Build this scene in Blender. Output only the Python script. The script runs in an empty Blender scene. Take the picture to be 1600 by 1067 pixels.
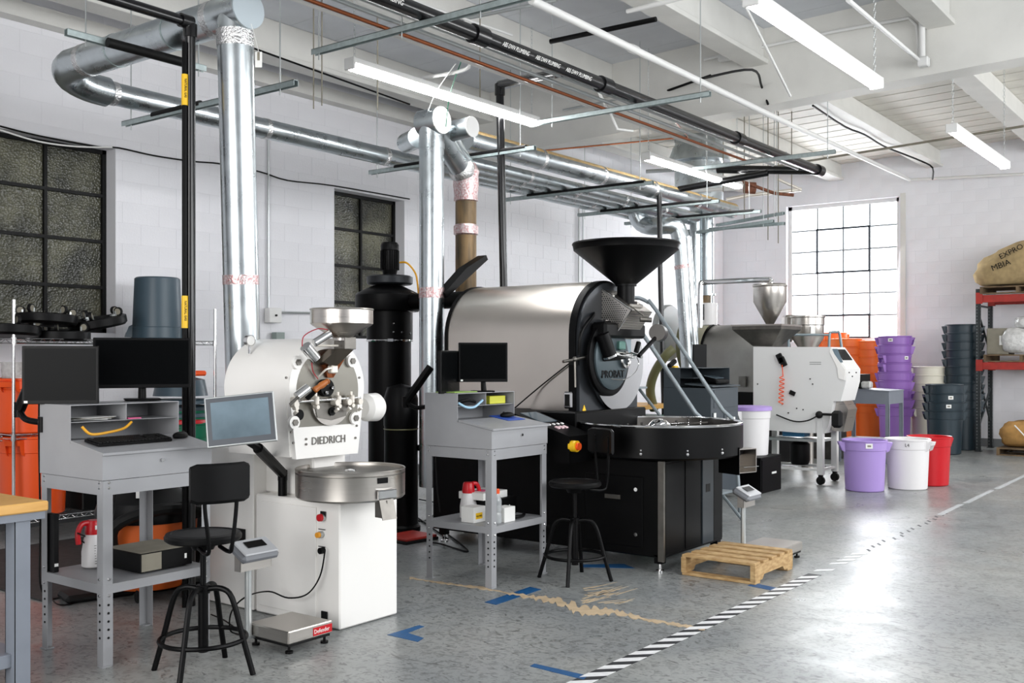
import bpy, bmesh, math, random
from mathutils import Vector, Matrix, Euler
random.seed(7)
PI = math.pi
C = bpy.context.scene.collection
# ---------------------------------------------------------------- camera
CA, SA = 0.79887, 0.60150          # heading of the lens in the room (X runs along the left wall)
EYE = 1.5
cam_d = bpy.data.cameras.new('camera'); cam = bpy.data.objects.new('camera', cam_d); C.objects.link(cam)
cam.location = (0, 0, EYE); cam.rotation_euler = (PI/2, 0, math.atan2(SA, CA) - PI/2)
cam_d.sensor_width = 36; cam_d.lens = 36.0; cam_d.shift_y = 26.5/1600; cam_d.clip_start = .05
bpy.context.scene.camera = cam
# ---------------------------------------------------------------- light
sc = bpy.context.scene
sc.view_settings.view_transform = 'Standard'; sc.view_settings.look = 'None'
sc.view_settings.exposure = 0.54; sc.view_settings.gamma = 1; sc.view_settings.use_curve_mapping = False
w = bpy.data.worlds.new('world'); sc.world = w; w.use_nodes = True
w.node_tree.nodes['Background'].inputs[0].default_value = (.93, .96, 1, 1)
w.node_tree.nodes['Background'].inputs[1].default_value = 6.0
def area(name, loc, aim, sx, sy, power, col=(1, 1, 1)):
    l = bpy.data.lights.new(name, 'AREA'); l.shape = 'RECTANGLE'; l.size = sx; l.size_y = sy; l.energy = power; l.color = col
    o = bpy.data.objects.new(name, l); C.objects.link(o); o.location = loc
    o.rotation_euler = (Vector(aim) - Vector(loc)).to_track_quat('-Z', 'Y').to_euler(); return o
area('fill_rear', (-2.9, 2.4, 2.1), (4, 3.2, 1.6), 4.5, 3.2, 230, (1, .99, .975))  # added fill light behind the camera, no door is built there
area('fill_side', (7.0, -3.3, 3.0), (8.0, 4, 1.6), 9, 2.4, 360, (.97, .985, 1))  # added fill light from the unseen right side, no windows behind it
area('fill_side_far', (15.0, -3.3, 3.0), (14, 4, 1.4), 5, 2.4, 240, (.97, .985, 1))  # second added fill on the right, towards the far end
area('daylight_back_window', (18.7, 6.54, 3.1), (12, 5.2, .8), 2.0, 2.4, 120, (.95, .98, 1))
# ---------------------------------------------------------------- helpers
def P(u, v, X=None, Y=None, Z=None, D=None):
    a = (u-800)/1600.; b = (560-v)/1600.
    d = (CA + a*SA, SA - a*CA, b)
    if X is not None: t = X/d[0]
    elif Y is not None: t = Y/d[1]
    elif Z is not None: t = (Z-EYE)/d[2]
    else: t = D
    return Vector((d[0]*t, d[1]*t, EYE + d[2]*t))
def lin(c):
    if isinstance(c, str):
        c = [int(c[i:i+2], 16)/255 for i in (0, 2, 4)]
        c = [x/12.92 if x <= .04045 else ((x+.055)/1.055)**2.4 for x in c]
    return (c[0], c[1], c[2], 1)
def mat(name, col, rough=.5, metal=0, var=0, vs=8, bump=0, bs=60, stretch=None, col2=None, spec=.5, emit=0, trans=0, coat=0, rvar=0, alpha=1):
    m = bpy.data.materials.new(name); m.use_nodes = True; nt = m.node_tree; N = nt.nodes; L = nt.links
    b = N['Principled BSDF']; c = lin(col)
    b.inputs['Base Color'].default_value = c; b.inputs['Roughness'].default_value = rough; b.inputs['Metallic'].default_value = metal
    b.inputs['Specular IOR Level'].default_value = spec; b.inputs['Transmission Weight'].default_value = trans
    b.inputs['Coat Weight'].default_value = coat; b.inputs['Alpha'].default_value = alpha
    if emit: b.inputs['Emission Color'].default_value = c; b.inputs['Emission Strength'].default_value = emit
    if var or bump or col2 or rvar:
        tc = N.new('ShaderNodeTexCoord'); mp = N.new('ShaderNodeMapping'); L.new(tc.outputs['Object'], mp.inputs[0])
        if stretch: mp.inputs['Scale'].default_value = stretch
        nz = N.new('ShaderNodeTexNoise'); nz.inputs['Scale'].default_value = vs; nz.inputs['Detail'].default_value = 6; L.new(mp.outputs[0], nz.inputs[0])
        if var or col2:
            r = N.new('ShaderNodeValToRGB'); L.new(nz.outputs[0], r.inputs[0])
            c2 = lin(col2) if col2 else tuple(min(1, x*(1+var)) for x in c[:3]) + (1,)
            c1 = c if col2 else tuple(x*(1-var) for x in c[:3]) + (1,)
            r.color_ramp.elements[0].position = .35; r.color_ramp.elements[1].position = .65
            r.color_ramp.elements[0].color = c1; r.color_ramp.elements[1].color = c2
            L.new(r.outputs[0], b.inputs['Base Color'])
        if rvar:
            mr = N.new('ShaderNodeMapRange'); L.new(nz.outputs[0], mr.inputs[0]); mr.inputs[1].default_value = .3; mr.inputs[2].default_value = .7
            mr.inputs[3].default_value = max(.02, rough-rvar); mr.inputs[4].default_value = rough+rvar; L.new(mr.outputs[0], b.inputs['Roughness'])
        if bump:
            n2 = N.new('ShaderNodeTexNoise'); n2.inputs['Scale'].default_value = bs; n2.inputs['Detail'].default_value = 4; L.new(mp.outputs[0], n2.inputs[0])
            bp = N.new('ShaderNodeBump'); bp.inputs['Strength'].default_value = bump; bp.inputs['Distance'].default_value = .01
            L.new(n2.outputs[0], bp.inputs['Height']); L.new(bp.outputs[0], b.inputs['Normal'])
    return m
m_wall = mat('painted_block', 'e6e6ea', .6, var=.02, vs=2, bump=.2, bs=45)
m_mortar = mat('painted_joint', 'e2e2e6', .7, bump=.2, bs=60)
m_deck = mat('painted_deck', 'd3d6db', .65, var=.05, vs=2, bump=.2, bs=40)
m_deckfar = mat('painted_plank', 'd8d5cc', .65, var=.06, vs=3, bump=.3, bs=40)
m_beam = mat('painted_joist', 'd6d5d0', .6, var=.04, vs=3, bump=.15)
m_white = mat('white_enamel', 'f6f4f0', .28, coat=.2)
m_whitep = mat('white_paint_metal', 'dededc', .45)
m_galv = mat('galvanised_steel', 'bfc6c9', .3, 1, var=.06, vs=9, rvar=.05)
m_galvd = mat('galvanised_strut', 'aab6b6', .42, .7, var=.1, vs=30)
m_foil = mat('foil_tape', 'dadada', .22, 1, var=.1, vs=30, bump=.9, bs=70)
m_foilred = mat('printed_foil_tape', 'dcd6d6', .3, .85, col2='c08f8f', vs=60, bump=.6, bs=60)
m_tan = mat('kraft_wrap', 'b59a6c', .8, var=.12, vs=20)
m_brown = mat('weathered_pipe', '8d7350', .5, .25, col2='4f4433', vs=5, stretch=(3, 3, .5))
m_steel = mat('brushed_steel', 'c4bfb9', .3, 1, var=.03, vs=8, rvar=.03, stretch=(.4, .4, 14))
m_steelh = mat('brushed_steel_hood', 'cdc6be', .3, 1, var=.03, vs=2)
m_steelf = mat('dull_steel', '9c9a96', .42, 1, var=.06, vs=5)
m_steeld = mat('dark_steel', '77746f', .38, 1, var=.12, vs=12)
m_chrome = mat('polished_chrome', 'd5d5d5', .1, 1)
m_black = mat('black_powder_coat', '040405', .42, spec=.14)
m_blackm = mat('black_matt', '060606', .6, spec=.3)
m_blackp = mat('black_plastic', '060607', .45, spec=.18)
m_abs = mat('black_pipe', '0e0e10', .25)
m_screen = mat('monitor_glass', '040506', .3, spec=.06)
m_tscreen = mat('touch_screen', '788a95', .12, coat=.6, col2='56656e', vs=2.5)
m_grey = mat('grey_enamel', '98999c', .4, var=.03, vs=5)
m_greyb = mat('blue_grey_enamel', '7d838d', .42, var=.04, vs=5)
m_cabinet = mat('slate_enamel', '3f474d', .45)
m_wood = mat('maple_top', 'cf9a4e', .45, col2='dfae64', vs=4, stretch=(1, 12, 8))
m_pine = mat('pallet_pine', 'c8a878', .7, col2='a98657', vs=5, stretch=(3, 3, 10), bump=.3)
m_oldpine = mat('aged_pallet_wood', '7d684d', .8, col2='5c4a36', vs=6)
m_orange = mat('orange_plastic', 'f4581c', .4)
m_orange2 = mat('faded_orange_plastic', 'ff7b2a', .4)
m_purple = mat('purple_plastic', '9468b8', .38)
m_lilac = mat('lilac_plastic', 'a98fd0', .38)
m_canw = mat('white_plastic', 'e6e4e4', .38)
m_cream = mat('cream_plastic', 'ddd8c8', .4)
m_red = mat('red_plastic', 'c00818', .36)
m_green = mat('green_plastic', '0d6a4c', .4)
m_slate = mat('slate_blue_plastic', '3c4e59', .4)
m_slated = mat('dark_blue_grey_plastic', '22323b', .4)
m_yellow = mat('yellow_label', 'f2c21c', .45)
m_label = mat('paper_label', 'efefec', .6)
m_rackred = mat('red_rack_paint', 'a3271d', .5, var=.15, vs=9)
m_rackgreen = mat('dark_rack_paint', '23292b', .5)
m_burlap = mat('burlap', 'b19a70', .95, var=.12, vs=12, bump=.8, bs=180)
m_burlapt = mat('tan_sack', 'b58a50', .9, var=.15, vs=10, bump=.5, bs=150)
m_card = mat('cardboard', 'b0875a', .8)
m_cardg = mat('grey_carton', '8a8577', .8, var=.12, vs=6)
m_film = mat('plastic_film', 'c8c8c6', .15, spec=.8, var=.15, vs=16, bump=.8, bs=25)
m_bluet = mat('blue_floor_tape', '0a4f82', .5, var=.1, vs=40)
m_tapeb = mat('black_floor_tape', '24262a', .5, var=.2, vs=30)
m_tapew = mat('white_floor_tape', 'e4e5e5', .45, var=.06, vs=30)
m_tapeo = mat('worn_tape_residue', 'b4b8ba', .5, var=.15, vs=40)
m_filler = mat('floor_filler', 'b9a486', .7, var=.12, vs=12)
m_copper = mat('copper', '9a5a3a', .4, .9)
m_conduit = mat('grey_conduit', 'b9bdbd', .35, .7)
m_wconduit = mat('white_painted_conduit', 'dcdcda', .5)
m_cream2 = mat('ivory_metal', 'e2dcd2', .35, .5)
m_handle = mat('turned_wood_handle', 'b0672c', .4, col2='8c4a1c', vs=9)
m_bottle = mat('translucent_bottle', 'd9dcdc', .2, alpha=1, spec=.6)
m_lamp = mat('lamp_diffuser', 'ffffff', .5, emit=24)
m_daylight = mat('daylit_frosted_glass', 'f4f9ff', .4, emit=3.6)
m_mint = mat('mint_plastic', '9fc9bd', .5)
m_blue = mat('blue_plastic', '2a4fa8', .5)
m_pink = mat('pink_paper', 'e86a9a', .6)
m_yellowcord = mat('yellow_cord', 'e0a21a', .5)
m_cyan = mat('pale_blue_strap', '9fc8e0', .5)
m_rust = mat('rusty_iron', '7a4a34', .7, var=.3, vs=30)
m_olive = mat('olive_enamel', '6b6a48', .45)
def dark_glass():
    m = mat('wired_obscured_glass', '4a4c3c', .3, spec=.6); nt = m.node_tree; N = nt.nodes; L = nt.links; b = N['Principled BSDF']
    tc = N.new('ShaderNodeTexCoord'); nz = N.new('ShaderNodeTexNoise'); nz.inputs['Scale'].default_value = 2.2; nz.inputs['Detail'].default_value = 5
    L.new(tc.outputs['Object'], nz.inputs[0]); r = N.new('ShaderNodeValToRGB'); L.new(nz.outputs[0], r.inputs[0])
    r.color_ramp.elements[0].position = .38; r.color_ramp.elements[0].color = lin('2b2c24'); r.color_ramp.elements[1].position = .68; r.color_ramp.elements[1].color = lin('6c6b58')
    vo = N.new('ShaderNodeTexVoronoi'); vo.inputs['Scale'].default_value = 48; L.new(tc.outputs['Object'], vo.inputs['Vector'])
    mx = N.new('ShaderNodeMixRGB'); mx.blend_type = 'MULTIPLY'; mx.inputs[0].default_value = .55; L.new(r.outputs[0], mx.inputs[1]); 
    r2 = N.new('ShaderNodeValToRGB'); L.new(vo.outputs['Distance'], r2.inputs[0]); r2.color_ramp.elements[0].color = (1.6, 1.6, 1.6, 1); r2.color_ramp.elements[1].color = (.35, .35, .35, 1)
    L.new(r2.outputs[0], mx.inputs[2]); L.new(mx.outputs[0], b.inputs['Base Color'])
    bp = N.new('ShaderNodeBump'); bp.inputs['Strength'].default_value = .7; bp.inputs['Distance'].default_value = .01; L.new(vo.outputs['Distance'], bp.inputs['Height']); L.new(bp.outputs[0], b.inputs['Normal'])
    return m
m_dglass = dark_glass()
def floor_mat():
    m = mat('sealed_concrete', '7c7f7f', .3); nt = m.node_tree; N = nt.nodes; L = nt.links; b = N['Principled BSDF']
    tc = N.new('ShaderNodeTexCoord')
    def noise(s, det, sc3=None, dist=0):
        n = N.new('ShaderNodeTexNoise'); n.inputs['Scale'].default_value = s; n.inputs['Detail'].default_value = det; n.inputs['Distortion'].default_value = dist
        if sc3: mp = N.new('ShaderNodeMapping'); mp.inputs['Scale'].default_value = sc3; L.new(tc.outputs['Object'], mp.inputs[0]); L.new(mp.outputs[0], n.inputs[0])
        else: L.new(tc.outputs['Object'], n.inputs[0])
        return n
    def ramp(src, p0, c0, p1, c1):
        r = N.new('ShaderNodeValToRGB'); L.new(src, r.inputs[0]); e = r.color_ramp.elements
        e[0].position = p0; e[0].color = lin(c0); e[1].position = p1; e[1].color = lin(c1); return r
    def mix(t, f, a, c):
        x = N.new('ShaderNodeMixRGB'); x.blend_type = t
        if isinstance(f, float): x.inputs[0].default_value = f
        else: L.new(f, x.inputs[0])
        L.new(a, x.inputs[1]); L.new(c, x.inputs[2]); return x
    a = ramp(noise(1.1, 8, dist=.6).outputs[0], .3, '85898a', .7, '9d9f9c')
    s = ramp(noise(22, 12, dist=1.2).outputs[0], .40, '9a9a9a', .5, 'ffffff')
    x = mix('MULTIPLY', .4, a.outputs[0], s.outputs[0])
    s2 = ramp(noise(5, 14, (2.2, 1, 1), dist=5).outputs[0], .36, '5c5c5a', .43, 'ffffff')
    x = mix('MULTIPLY', .55, x.outputs[0], s2.outputs[0])
    st = ramp(noise(.7, 3, dist=1).outputs[0], .58, '000000', .75, '707070')
    tan = N.new('ShaderNodeRGB'); tan.outputs[0].default_value = lin('9d8f7a')
    x = mix('MIX', st.outputs[0], x.outputs[0], tan.outputs[0])
    sc1 = ramp(noise(6, 9, (1, 9, 1), dist=3).outputs[0], .66, '000000', .72, '404040')
    wh = N.new('ShaderNodeRGB'); wh.outputs[0].default_value = lin('c8cccc')
    x = mix('MIX', sc1.outputs[0], x.outputs[0], wh.outputs[0])
    L.new(x.outputs[0], b.inputs['Base Color'])
    mr = N.new('ShaderNodeMapRange'); L.new(noise(2.5, 8, dist=1).outputs[0], mr.inputs[0]); mr.inputs[1].default_value = .3; mr.inputs[2].default_value = .7
    mr.inputs[3].default_value = .27; mr.inputs[4].default_value = .40; L.new(mr.outputs[0], b.inputs['Roughness'])
    bp = N.new('ShaderNodeBump'); bp.inputs['Strength'].default_value = .05; bp.inputs['Distance'].default_value = .01
    L.new(noise(14, 8, dist=1).outputs[0], bp.inputs['Height']); L.new(bp.outputs[0], b.inputs['Normal'])
    return m
m_floor = floor_mat()
def perforated():
    m = mat('perforated_steel', 'a39a90', .35, 1); nt = m.node_tree; N = nt.nodes; L = nt.links
    return m
V = Vector
def frame(d):
    d = d.normalized(); h = V((0, 0, 1)) if abs(d.z) < .95 else V((1, 0, 0))
    x = d.cross(h).normalized(); return x, d.cross(x).normalized()
class B:
    def __init__(s, off=None): s.v = []; s.f = []; s.off = V(off) if off is not None else V((0, 0, 0))
    def _add(s, vs, fs):
        n = len(s.v); s.v += [V(p) - s.off for p in vs]; s.f += [[i+n for i in f] for f in fs]; return s
    def bx(s, x0, x1, y0, y1, z0, z1, bev=0):
        return s.box((x0+x1)/2, (y0+y1)/2, (z0+z1)/2, abs(x1-x0), abs(y1-y0), abs(z1-z0), bev=bev)
    def box(s, x, y, z, sx, sy, sz, rz=0, bev=0, R=None):
        R = R or Matrix.Rotation(rz, 3, 'Z'); b = min(bev, sx/2.01, sy/2.01, sz/2.01); c = V((x, y, z))
        hx, hy, hz = sx/2, sy/2, sz/2
        if b <= 0:
            vs = [c + R @ V((i*hx, j*hy, k*hz)) for i in (-1, 1) for j in (-1, 1) for k in (-1, 1)]
            return s._add(vs, [(0, 1, 3, 2), (4, 6, 7, 5), (0, 4, 5, 1), (2, 3, 7, 6), (0, 2, 6, 4), (1, 5, 7, 3)])
        vs = []; idx = {}
        for i in (-1, 1):
            for j in (-1, 1):
                for k in (-1, 1):
                    for a, p in enumerate(((i*hx, j*(hy-b), k*(hz-b)), (i*(hx-b), j*hy, k*(hz-b)), (i*(hx-b), j*(hy-b), k*hz))):
                        idx[(i, j, k, a)] = len(vs); vs.append(c + R @ V(p))
        q = lambda *t: idx[t]; fs = []
        for i in (-1, 1):
            fs.append([q(i, -1, -1, 0), q(i, 1, -1, 0), q(i, 1, 1, 0), q(i, -1, 1, 0)][::i])
            fs.append([q(-1, i, -1, 1), q(1, i, -1, 1), q(1, i, 1, 1), q(-1, i, 1, 1)][::-i])
            fs.append([q(-1, -1, i, 2), q(1, -1, i, 2), q(1, 1, i, 2), q(-1, 1, i, 2)][::i])
            for j in (-1, 1):
                fs.append([q(i, j, -1, 0), q(i, j, 1, 0), q(i, j, 1, 1), q(i, j, -1, 1)][::i*j])
                fs.append([q(i, -1, j, 2), q(i, 1, j, 2), q(i, 1, j, 0), q(i, -1, j, 0)][::i*j])
                fs.append([q(-1, i, j, 1), q(1, i, j, 1), q(1, i, j, 2), q(-1, i, j, 2)][::i*j])
                for k in (-1, 1): fs.append([q(i, j, k, 0), q(i, j, k, 1), q(i, j, k, 2)][::i*j*k])
        return s._add(vs, fs)
    def cyl(s, p0, p1, r, r2=None, seg=20, caps=True):
        p0 = V(p0); p1 = V(p1); r2 = r if r2 is None else r2; x, y = frame(p1-p0); vs = []
        for p, rr in ((p0, r), (p1, r2)):
            vs += [p + (x*math.cos(2*PI*i/seg) + y*math.sin(2*PI*i/seg))*rr for i in range(seg)]
        fs = [(i, (i+1) % seg, seg+(i+1) % seg, seg+i) for i in range(seg)]
        if caps: fs += [list(range(seg))[::-1], list(range(seg, 2*seg))]
        return s._add(vs, fs)
    def lathe(s, prof, c=(0, 0, 0), axis=(0, 0, 1), seg=32, caps=True):
        c = V(c); ax = V(axis).normalized(); x, y = frame(ax); vs = []
        for r, z in prof: vs += [c + ax*z + (x*math.cos(2*PI*i/seg) + y*math.sin(2*PI*i/seg))*max(r, 1e-4) for i in range(seg)]
        fs = []
        for k in range(len(prof)-1):
            fs += [(k*seg+i, k*seg+(i+1) % seg, (k+1)*seg+(i+1) % seg, (k+1)*seg+i) for i in range(seg)]
        if caps and prof[0][0] > 1e-3: fs.append(list(range(seg))[::-1])
        if caps and prof[-1][0] > 1e-3: fs.append([(len(prof)-1)*seg+i for i in range(seg)])
        return s._add(vs, fs)
    def tube(s, pts, r, seg=8, smooth=0, closed=False):
        pts = [V(p) for p in pts]
        if smooth:
            q = []; n = len(pts); g = lambda i: pts[i % n] if closed else pts[max(0, min(n-1, i))]
            for i in range(n if closed else n-1):
                a, b, c, d = g(i-1), g(i), g(i+1), g(i+2)
                for k in range(smooth):
                    t = k/smooth; q.append(.5*((2*b) + (c-a)*t + (2*a-5*b+4*c-d)*t*t + (3*b-a-3*c+d)*t*t*t))
            if not closed: q.append(pts[-1])
            pts = q
        n = len(pts); vs = []; x = None
        for i, p in enumerate(pts):
            a = pts[(i-1) % n] if closed or i else p; b = pts[(i+1) % n] if closed or i < n-1 else p
            d = (b-a).normalized()
            if x is None: x, y = frame(d)
            else:
                x = (x - d*x.dot(d)); x = x.normalized() if x.length > 1e-6 else frame(d)[0]; y = d.cross(x)
            k = 1.0
            if 0 < i < n-1 or closed:
                co = max(.5, math.sqrt(max(.05, (1+(p-a).normalized().dot((b-p).normalized()))/2))); k = 1/co if co > .5 else 1.4
            vs += [p + (x*math.cos(2*PI*j/seg) + y*math.sin(2*PI*j/seg))*r for j in range(seg)]
        m = n if closed else n-1; fs = []
        for i in range(m):
            o = i*seg; o2 = ((i+1) % n)*seg
            fs += [(o+j, o+(j+1) % seg, o2+(j+1) % seg, o2+j) for j in range(seg)]
        if not closed: fs += [list(range(seg))[::-1], [(n-1)*seg+j for j in range(seg)]]
        return s._add(vs, fs)
    def poly(s, pts, d):
        pts = [V(p) for p in pts]; d = V(d); n = len(pts)
        return s._add(pts + [p+d for p in pts], [list(range(n))[::-1], list(range(n, 2*n))] + [(i, (i+1) % n, n+(i+1) % n, n+i) for i in range(n)])
    def ball(s, c, r, seg=14, sz=1, sx=1, sy=1):
        c = V(c); vs = []; rings = seg//2
        for k in range(rings+1):
            t = PI*k/rings; vs += [c + V((sx*r*math.sin(t)*math.cos(2*PI*i/seg), sy*r*math.sin(t)*math.sin(2*PI*i/seg), sz*r*math.cos(t))) for i in range(seg)]
        return s._add(vs, [(k*seg+i, (k+1)*seg+i, (k+1)*seg+(i+1) % seg, k*seg+(i+1) % seg) for k in range(rings) for i in range(seg)])
    def torus(s, c, R, r, axis=(0, 0, 1), seg=32, s2=8):
        c = V(c); x, y = frame(V(axis)); return s.tube([c + (x*math.cos(2*PI*i/seg)+y*math.sin(2*PI*i/seg))*R for i in range(seg)], r, s2, closed=True)
    def build(s, name, m, parent=None, label=None, ang=35, recalc=True):
        me = bpy.data.meshes.new(name); me.from_pydata([tuple(p) for p in s.v], [], s.f); 
        if recalc:
            bm = bmesh.new(); bm.from_mesh(me); bmesh.ops.remove_doubles(bm, verts=bm.verts, dist=1e-5)
            bmesh.ops.recalc_face_normals(bm, faces=bm.faces); bm.to_mesh(me); bm.free()
        me.shade_smooth(); me.set_sharp_from_angle(angle=math.radians(ang))
        me.materials.append(m); o = bpy.data.objects.new(name, me); C.objects.link(o)
        if parent: o.parent = parent
        elif s.off.length: o.location = s.off
        if label: o['label'] = label
        return o
def thing(name, label, cat, loc=(0, 0, 0), rz=0, group=None):
    o = bpy.data.objects.new(name, None); C.objects.link(o); o.location = loc; o.rotation_euler = (0, 0, rz); o.empty_display_size = .1
    o['label'] = label; o['category'] = cat
    if group: o['group'] = group
    return o
def tag(o, label, cat, group=None):
    o['label'] = label; o['category'] = cat
    if group: o['group'] = group
    return o
def struct(o): o['kind'] = 'structure'; return o
def copy_tree(o, parent=None):
    c = o.copy(); C.objects.link(c); c.parent = parent
    for ch in KIDS.get(o.name, None) or [x for x in o.children]: copy_tree(ch, c)
    return c
KIDS = {}
def dup(root, loc, rz, label, group=None):
    r = copy_tree(root); r.location = loc; r.rotation_euler = (0, 0, rz); r['label'] = label
    if group: r['group'] = group
    return r
def text(s, size, loc, rot, m, parent, name='lettering', ext=.001, sx=1.0, label=None, off=(0, 0, 0), align='LEFT'):
    cu = bpy.data.curves.new('t', 'FONT'); cu.body = s; cu.size = size; cu.extrude = ext; cu.align_x = align; cu.resolution_u = 2
    t = bpy.data.objects.new('t', cu); C.objects.link(t); dg = bpy.context.evaluated_depsgraph_get(); dg.update()
    me = bpy.data.meshes.new_from_object(t.evaluated_get(dg)); bpy.data.objects.remove(t)
    R = rot.to_matrix() if isinstance(rot, Euler) else rot
    for v in me.vertices: v.co = R @ V((v.co.x*sx, v.co.y, v.co.z)) + V(loc) - V(off)
    me.materials.clear(); me.materials.append(m); o = bpy.data.objects.new(name, me); C.objects.link(o); o.parent = parent
    if label: o['label'] = label
    return o
RX = lambda a: Matrix.Rotation(a, 3, 'X')
RY = lambda a: Matrix.Rotation(a, 3, 'Y')
RZ = lambda a: Matrix.Rotation(a, 3, 'Z')
FACE_NY = RX(PI/2)                  # lettering read from -Y
FACE_NX = RZ(-PI/2) @ RX(PI/2)      # lettering read from -X
# ================================================================ setting
WY, WX = 8.9, 18.8
def gz(y): return 4.17 - .028*(y-4)         # girder soffit falls towards the left wall
fl = struct(B().bx(-3.2, 19.2, -3.7, 9.3, -.1, 0).build('floor', m_floor))
# --- left wall with two steel sash openings
WIN = [(3.12, 5.53, 1.74, 3.5), (8.35, 9.55, 1.74, 3.5)]
b = B(); xs = [-3.2, 3.12, 5.53, 8.35, 9.55, 19.1]
for i in range(5):
    if i in (1, 3):
        b.bx(xs[i], xs[i+1], WY, WY+.3, 0, 1.74); b.bx(xs[i], xs[i+1], WY, WY+.3, 3.5, 5.56)
    else: b.bx(xs[i], xs[i+1], WY, WY+.3, 0, 5.56)
wl = struct(b.build('wall_left', m_mortar))
BW = (5.49, 7.59, 1.82, 4.4)
b = B(); b.bx(WX, WX+.3, -3.7, BW[0], 0, 5.56).bx(WX, WX+.3, BW[1], WY, 0, 5.56).bx(WX, WX+.3, BW[0], BW[1], 0, BW[2]).bx(WX, WX+.3, BW[0], BW[1], BW[3], 5.56)
wb = struct(b.build('wall_back', m_mortar))
struct(B().bx(-3.2, 19.1, -3.9, -3.7, 0, 5.56).build('wall_right', m_wall)); struct(B().bx(-3.4, -3.2, -3.9, 9.2, 0, 5.56).build('wall_rear', m_wall))
_bm = {}
def blocks(parent, horiz, a0, a1, z1, holes, mk, cam_key):
    """running-bond blocks: each near one its own object, the rest one joined part"""
    L_, H_, g = .4, .2, .0035; cells = []
    for r in range(int(z1/H_)+1):
        z = r*H_; a = a0 - (L_/2 if r % 2 else 0)
        while a < a1:
            x0, x1_ = max(a, a0), min(a+L_, a1); segs = [(x0, x1_)]
            for (h0, h1, hz0, hz1) in holes:
                if z+H_ > hz0+.03 and z < hz1-.03:
                    n = []
                    for s0, s1 in segs:
                        if s1 <= h0 or s0 >= h1: n.append((s0, s1))
                        else:
                            if s0 < h0-.02: n.append((s0, h0))
                            if s1 > h1+.02: n.append((h1, s1))
                    segs = n
            top = min(z+H_, z1)
            for s0, s1 in segs:
                if s1-s0 > .03 and top-z > .03: cells.append((s0, s1, z, top))
            a += L_
    cells.sort(key=cam_key)
    rest = B()
    for i, (s0, s1, z0, z1_) in enumerate(cells):
        w_, h_ = round(s1-s0-g, 3), round(z1_-z0-g, 3); cx, cz = (s0+s1)/2, (z0+z1_)/2; t = .003
        if i < 300:
            k = (mk, w_, h_)
            if k not in _bm:
                q = B(); q.box(0, 0, 0, w_ if horiz == 'x' else t, t if horiz == 'x' else w_, h_, bev=.0012); o = q.build('wall_block', m_wall, recalc=False); _bm[k] = o.data
            else: o = bpy.data.objects.new('wall_block', _bm[k]); C.objects.link(o)
            o.parent = parent; o.location = (cx, WY-t/2+.0005, cz) if horiz == 'x' else (WX-t/2+.0005, cx, cz)
        else:
            if horiz == 'x': rest.box(cx, WY-t/2+.0005, cz, w_, t, h_, bev=.0012)
            else: rest.box(WX-t/2+.0005, cx, cz, t, w_, h_, bev=.0012)
    if rest.v:
        o = rest.build('far_wall_blocks', m_wall, parent, recalc=False); o['kind'] = 'stuff'
blocks(wl, 'x', 3.6, WX-.01, 4.9, WIN, 'L', lambda c: (c[0] < 4.0) * 50 + c[0])
blocks(wb, 'y', 1.6, WY-.01, 5.1, [BW], 'K', lambda c: abs(c[0]-4.2) + .3*abs(c[2]-3))
# --- windows
def window(name, X0, X1, z0, z1, cols, rows, vents):
    root = struct(B().build(name, m_blackm)) if False else None
    fr = B(); y = WY+.18
    for x in (X0+.02, X1-.02): fr.box(x, y, (z0+z1)/2, .04, .05, z1-z0)
    for z in (z0+.02, z1-.02): fr.box((X0+X1)/2, y, z, X1-X0, .05, .04)
    root = struct(fr.build(name, m_blackm))
    cw, rh = (X1-X0)/cols, (z1-z0)/rows
    for i in range(1, cols): B().box(X0+i*cw, y, (z0+z1)/2, .03, .045, z1-z0-.08).build('muntin', m_blackm, root)
    for j in range(1, rows): B().box((X0+X1)/2, y-.002, z0+j*rh, X1-X0-.08, .045, .03).build('muntin', m_blackm, root)
    for i in range(cols):
        for j in range(rows): B().box(X0+(i+.5)*cw, y+.012, z0+(j+.5)*rh, cw-.032, .008, rh-.032).build('pane', m_dglass, root)
    struct(B().bx(X0-.1, X1+.1, WY+.24, WY+.29, z0-.1, z1+.1).build('window_backing', m_blackm, root))
window('window_1', 3.12, 5.53, 1.74, 3.5, 4, 4, None)
window('window_2', 8.35, 9.55, 1.74, 3.5, 2, 4, None)
x = WX+.15; fr = B(); y0, y1, z0, z1 = BW
for y in (y0+.035, y1-.035): fr.box(x, y, (z0+z1)/2, .07, .07, z1-z0)
for z in (z0+.035, z1-.035): fr.box(x, (y0+y1)/2, z, .07, y1-y0, .07)
w3 = struct(fr.build('window_3', m_whitep)); ya, yb = y0+.07, y1-.07; cw = (yb-ya)/4; rh = (z1-z0-.14)/6
m_munt = mat('weathered_muntin', '80878a', .6)
for i in range(1, 4): B().box(x, ya+i*cw, (z0+z1)/2, .04, .025, z1-z0-.14).build('muntin', m_munt, w3)
for j in range(1, 6): B().box(x-.002, (ya+yb)/2, z0+.07+j*rh, .04, yb-ya, .025).build('muntin', m_munt, w3)
for i in range(4):
    for j in range(6): B().box(x+.012, ya+(i+.5)*cw, z0+.07+(j+.5)*rh, .006, cw-.024, rh-.024).build('pane', m_daylight, w3)
m_sash = mat('dark_sash', '3a4148', .5)
for k, (ra, rb) in enumerate(((3, 5), (0, 1.02))):
    s = B(); a_, b_ = ya+cw, ya+3*cw; zz0, zz1 = z0+.07+ra*rh, z0+.07+rb*rh
    for y in (a_, b_): s.box(x-.03, y, (zz0+zz1)/2, .03, .035, zz1-zz0+.035)
    for z in (zz0, zz1): s.box(x-.03, (a_+b_)/2, z, .03, b_-a_, .035)
    s.build('vent_sash', m_sash, w3)
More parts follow.
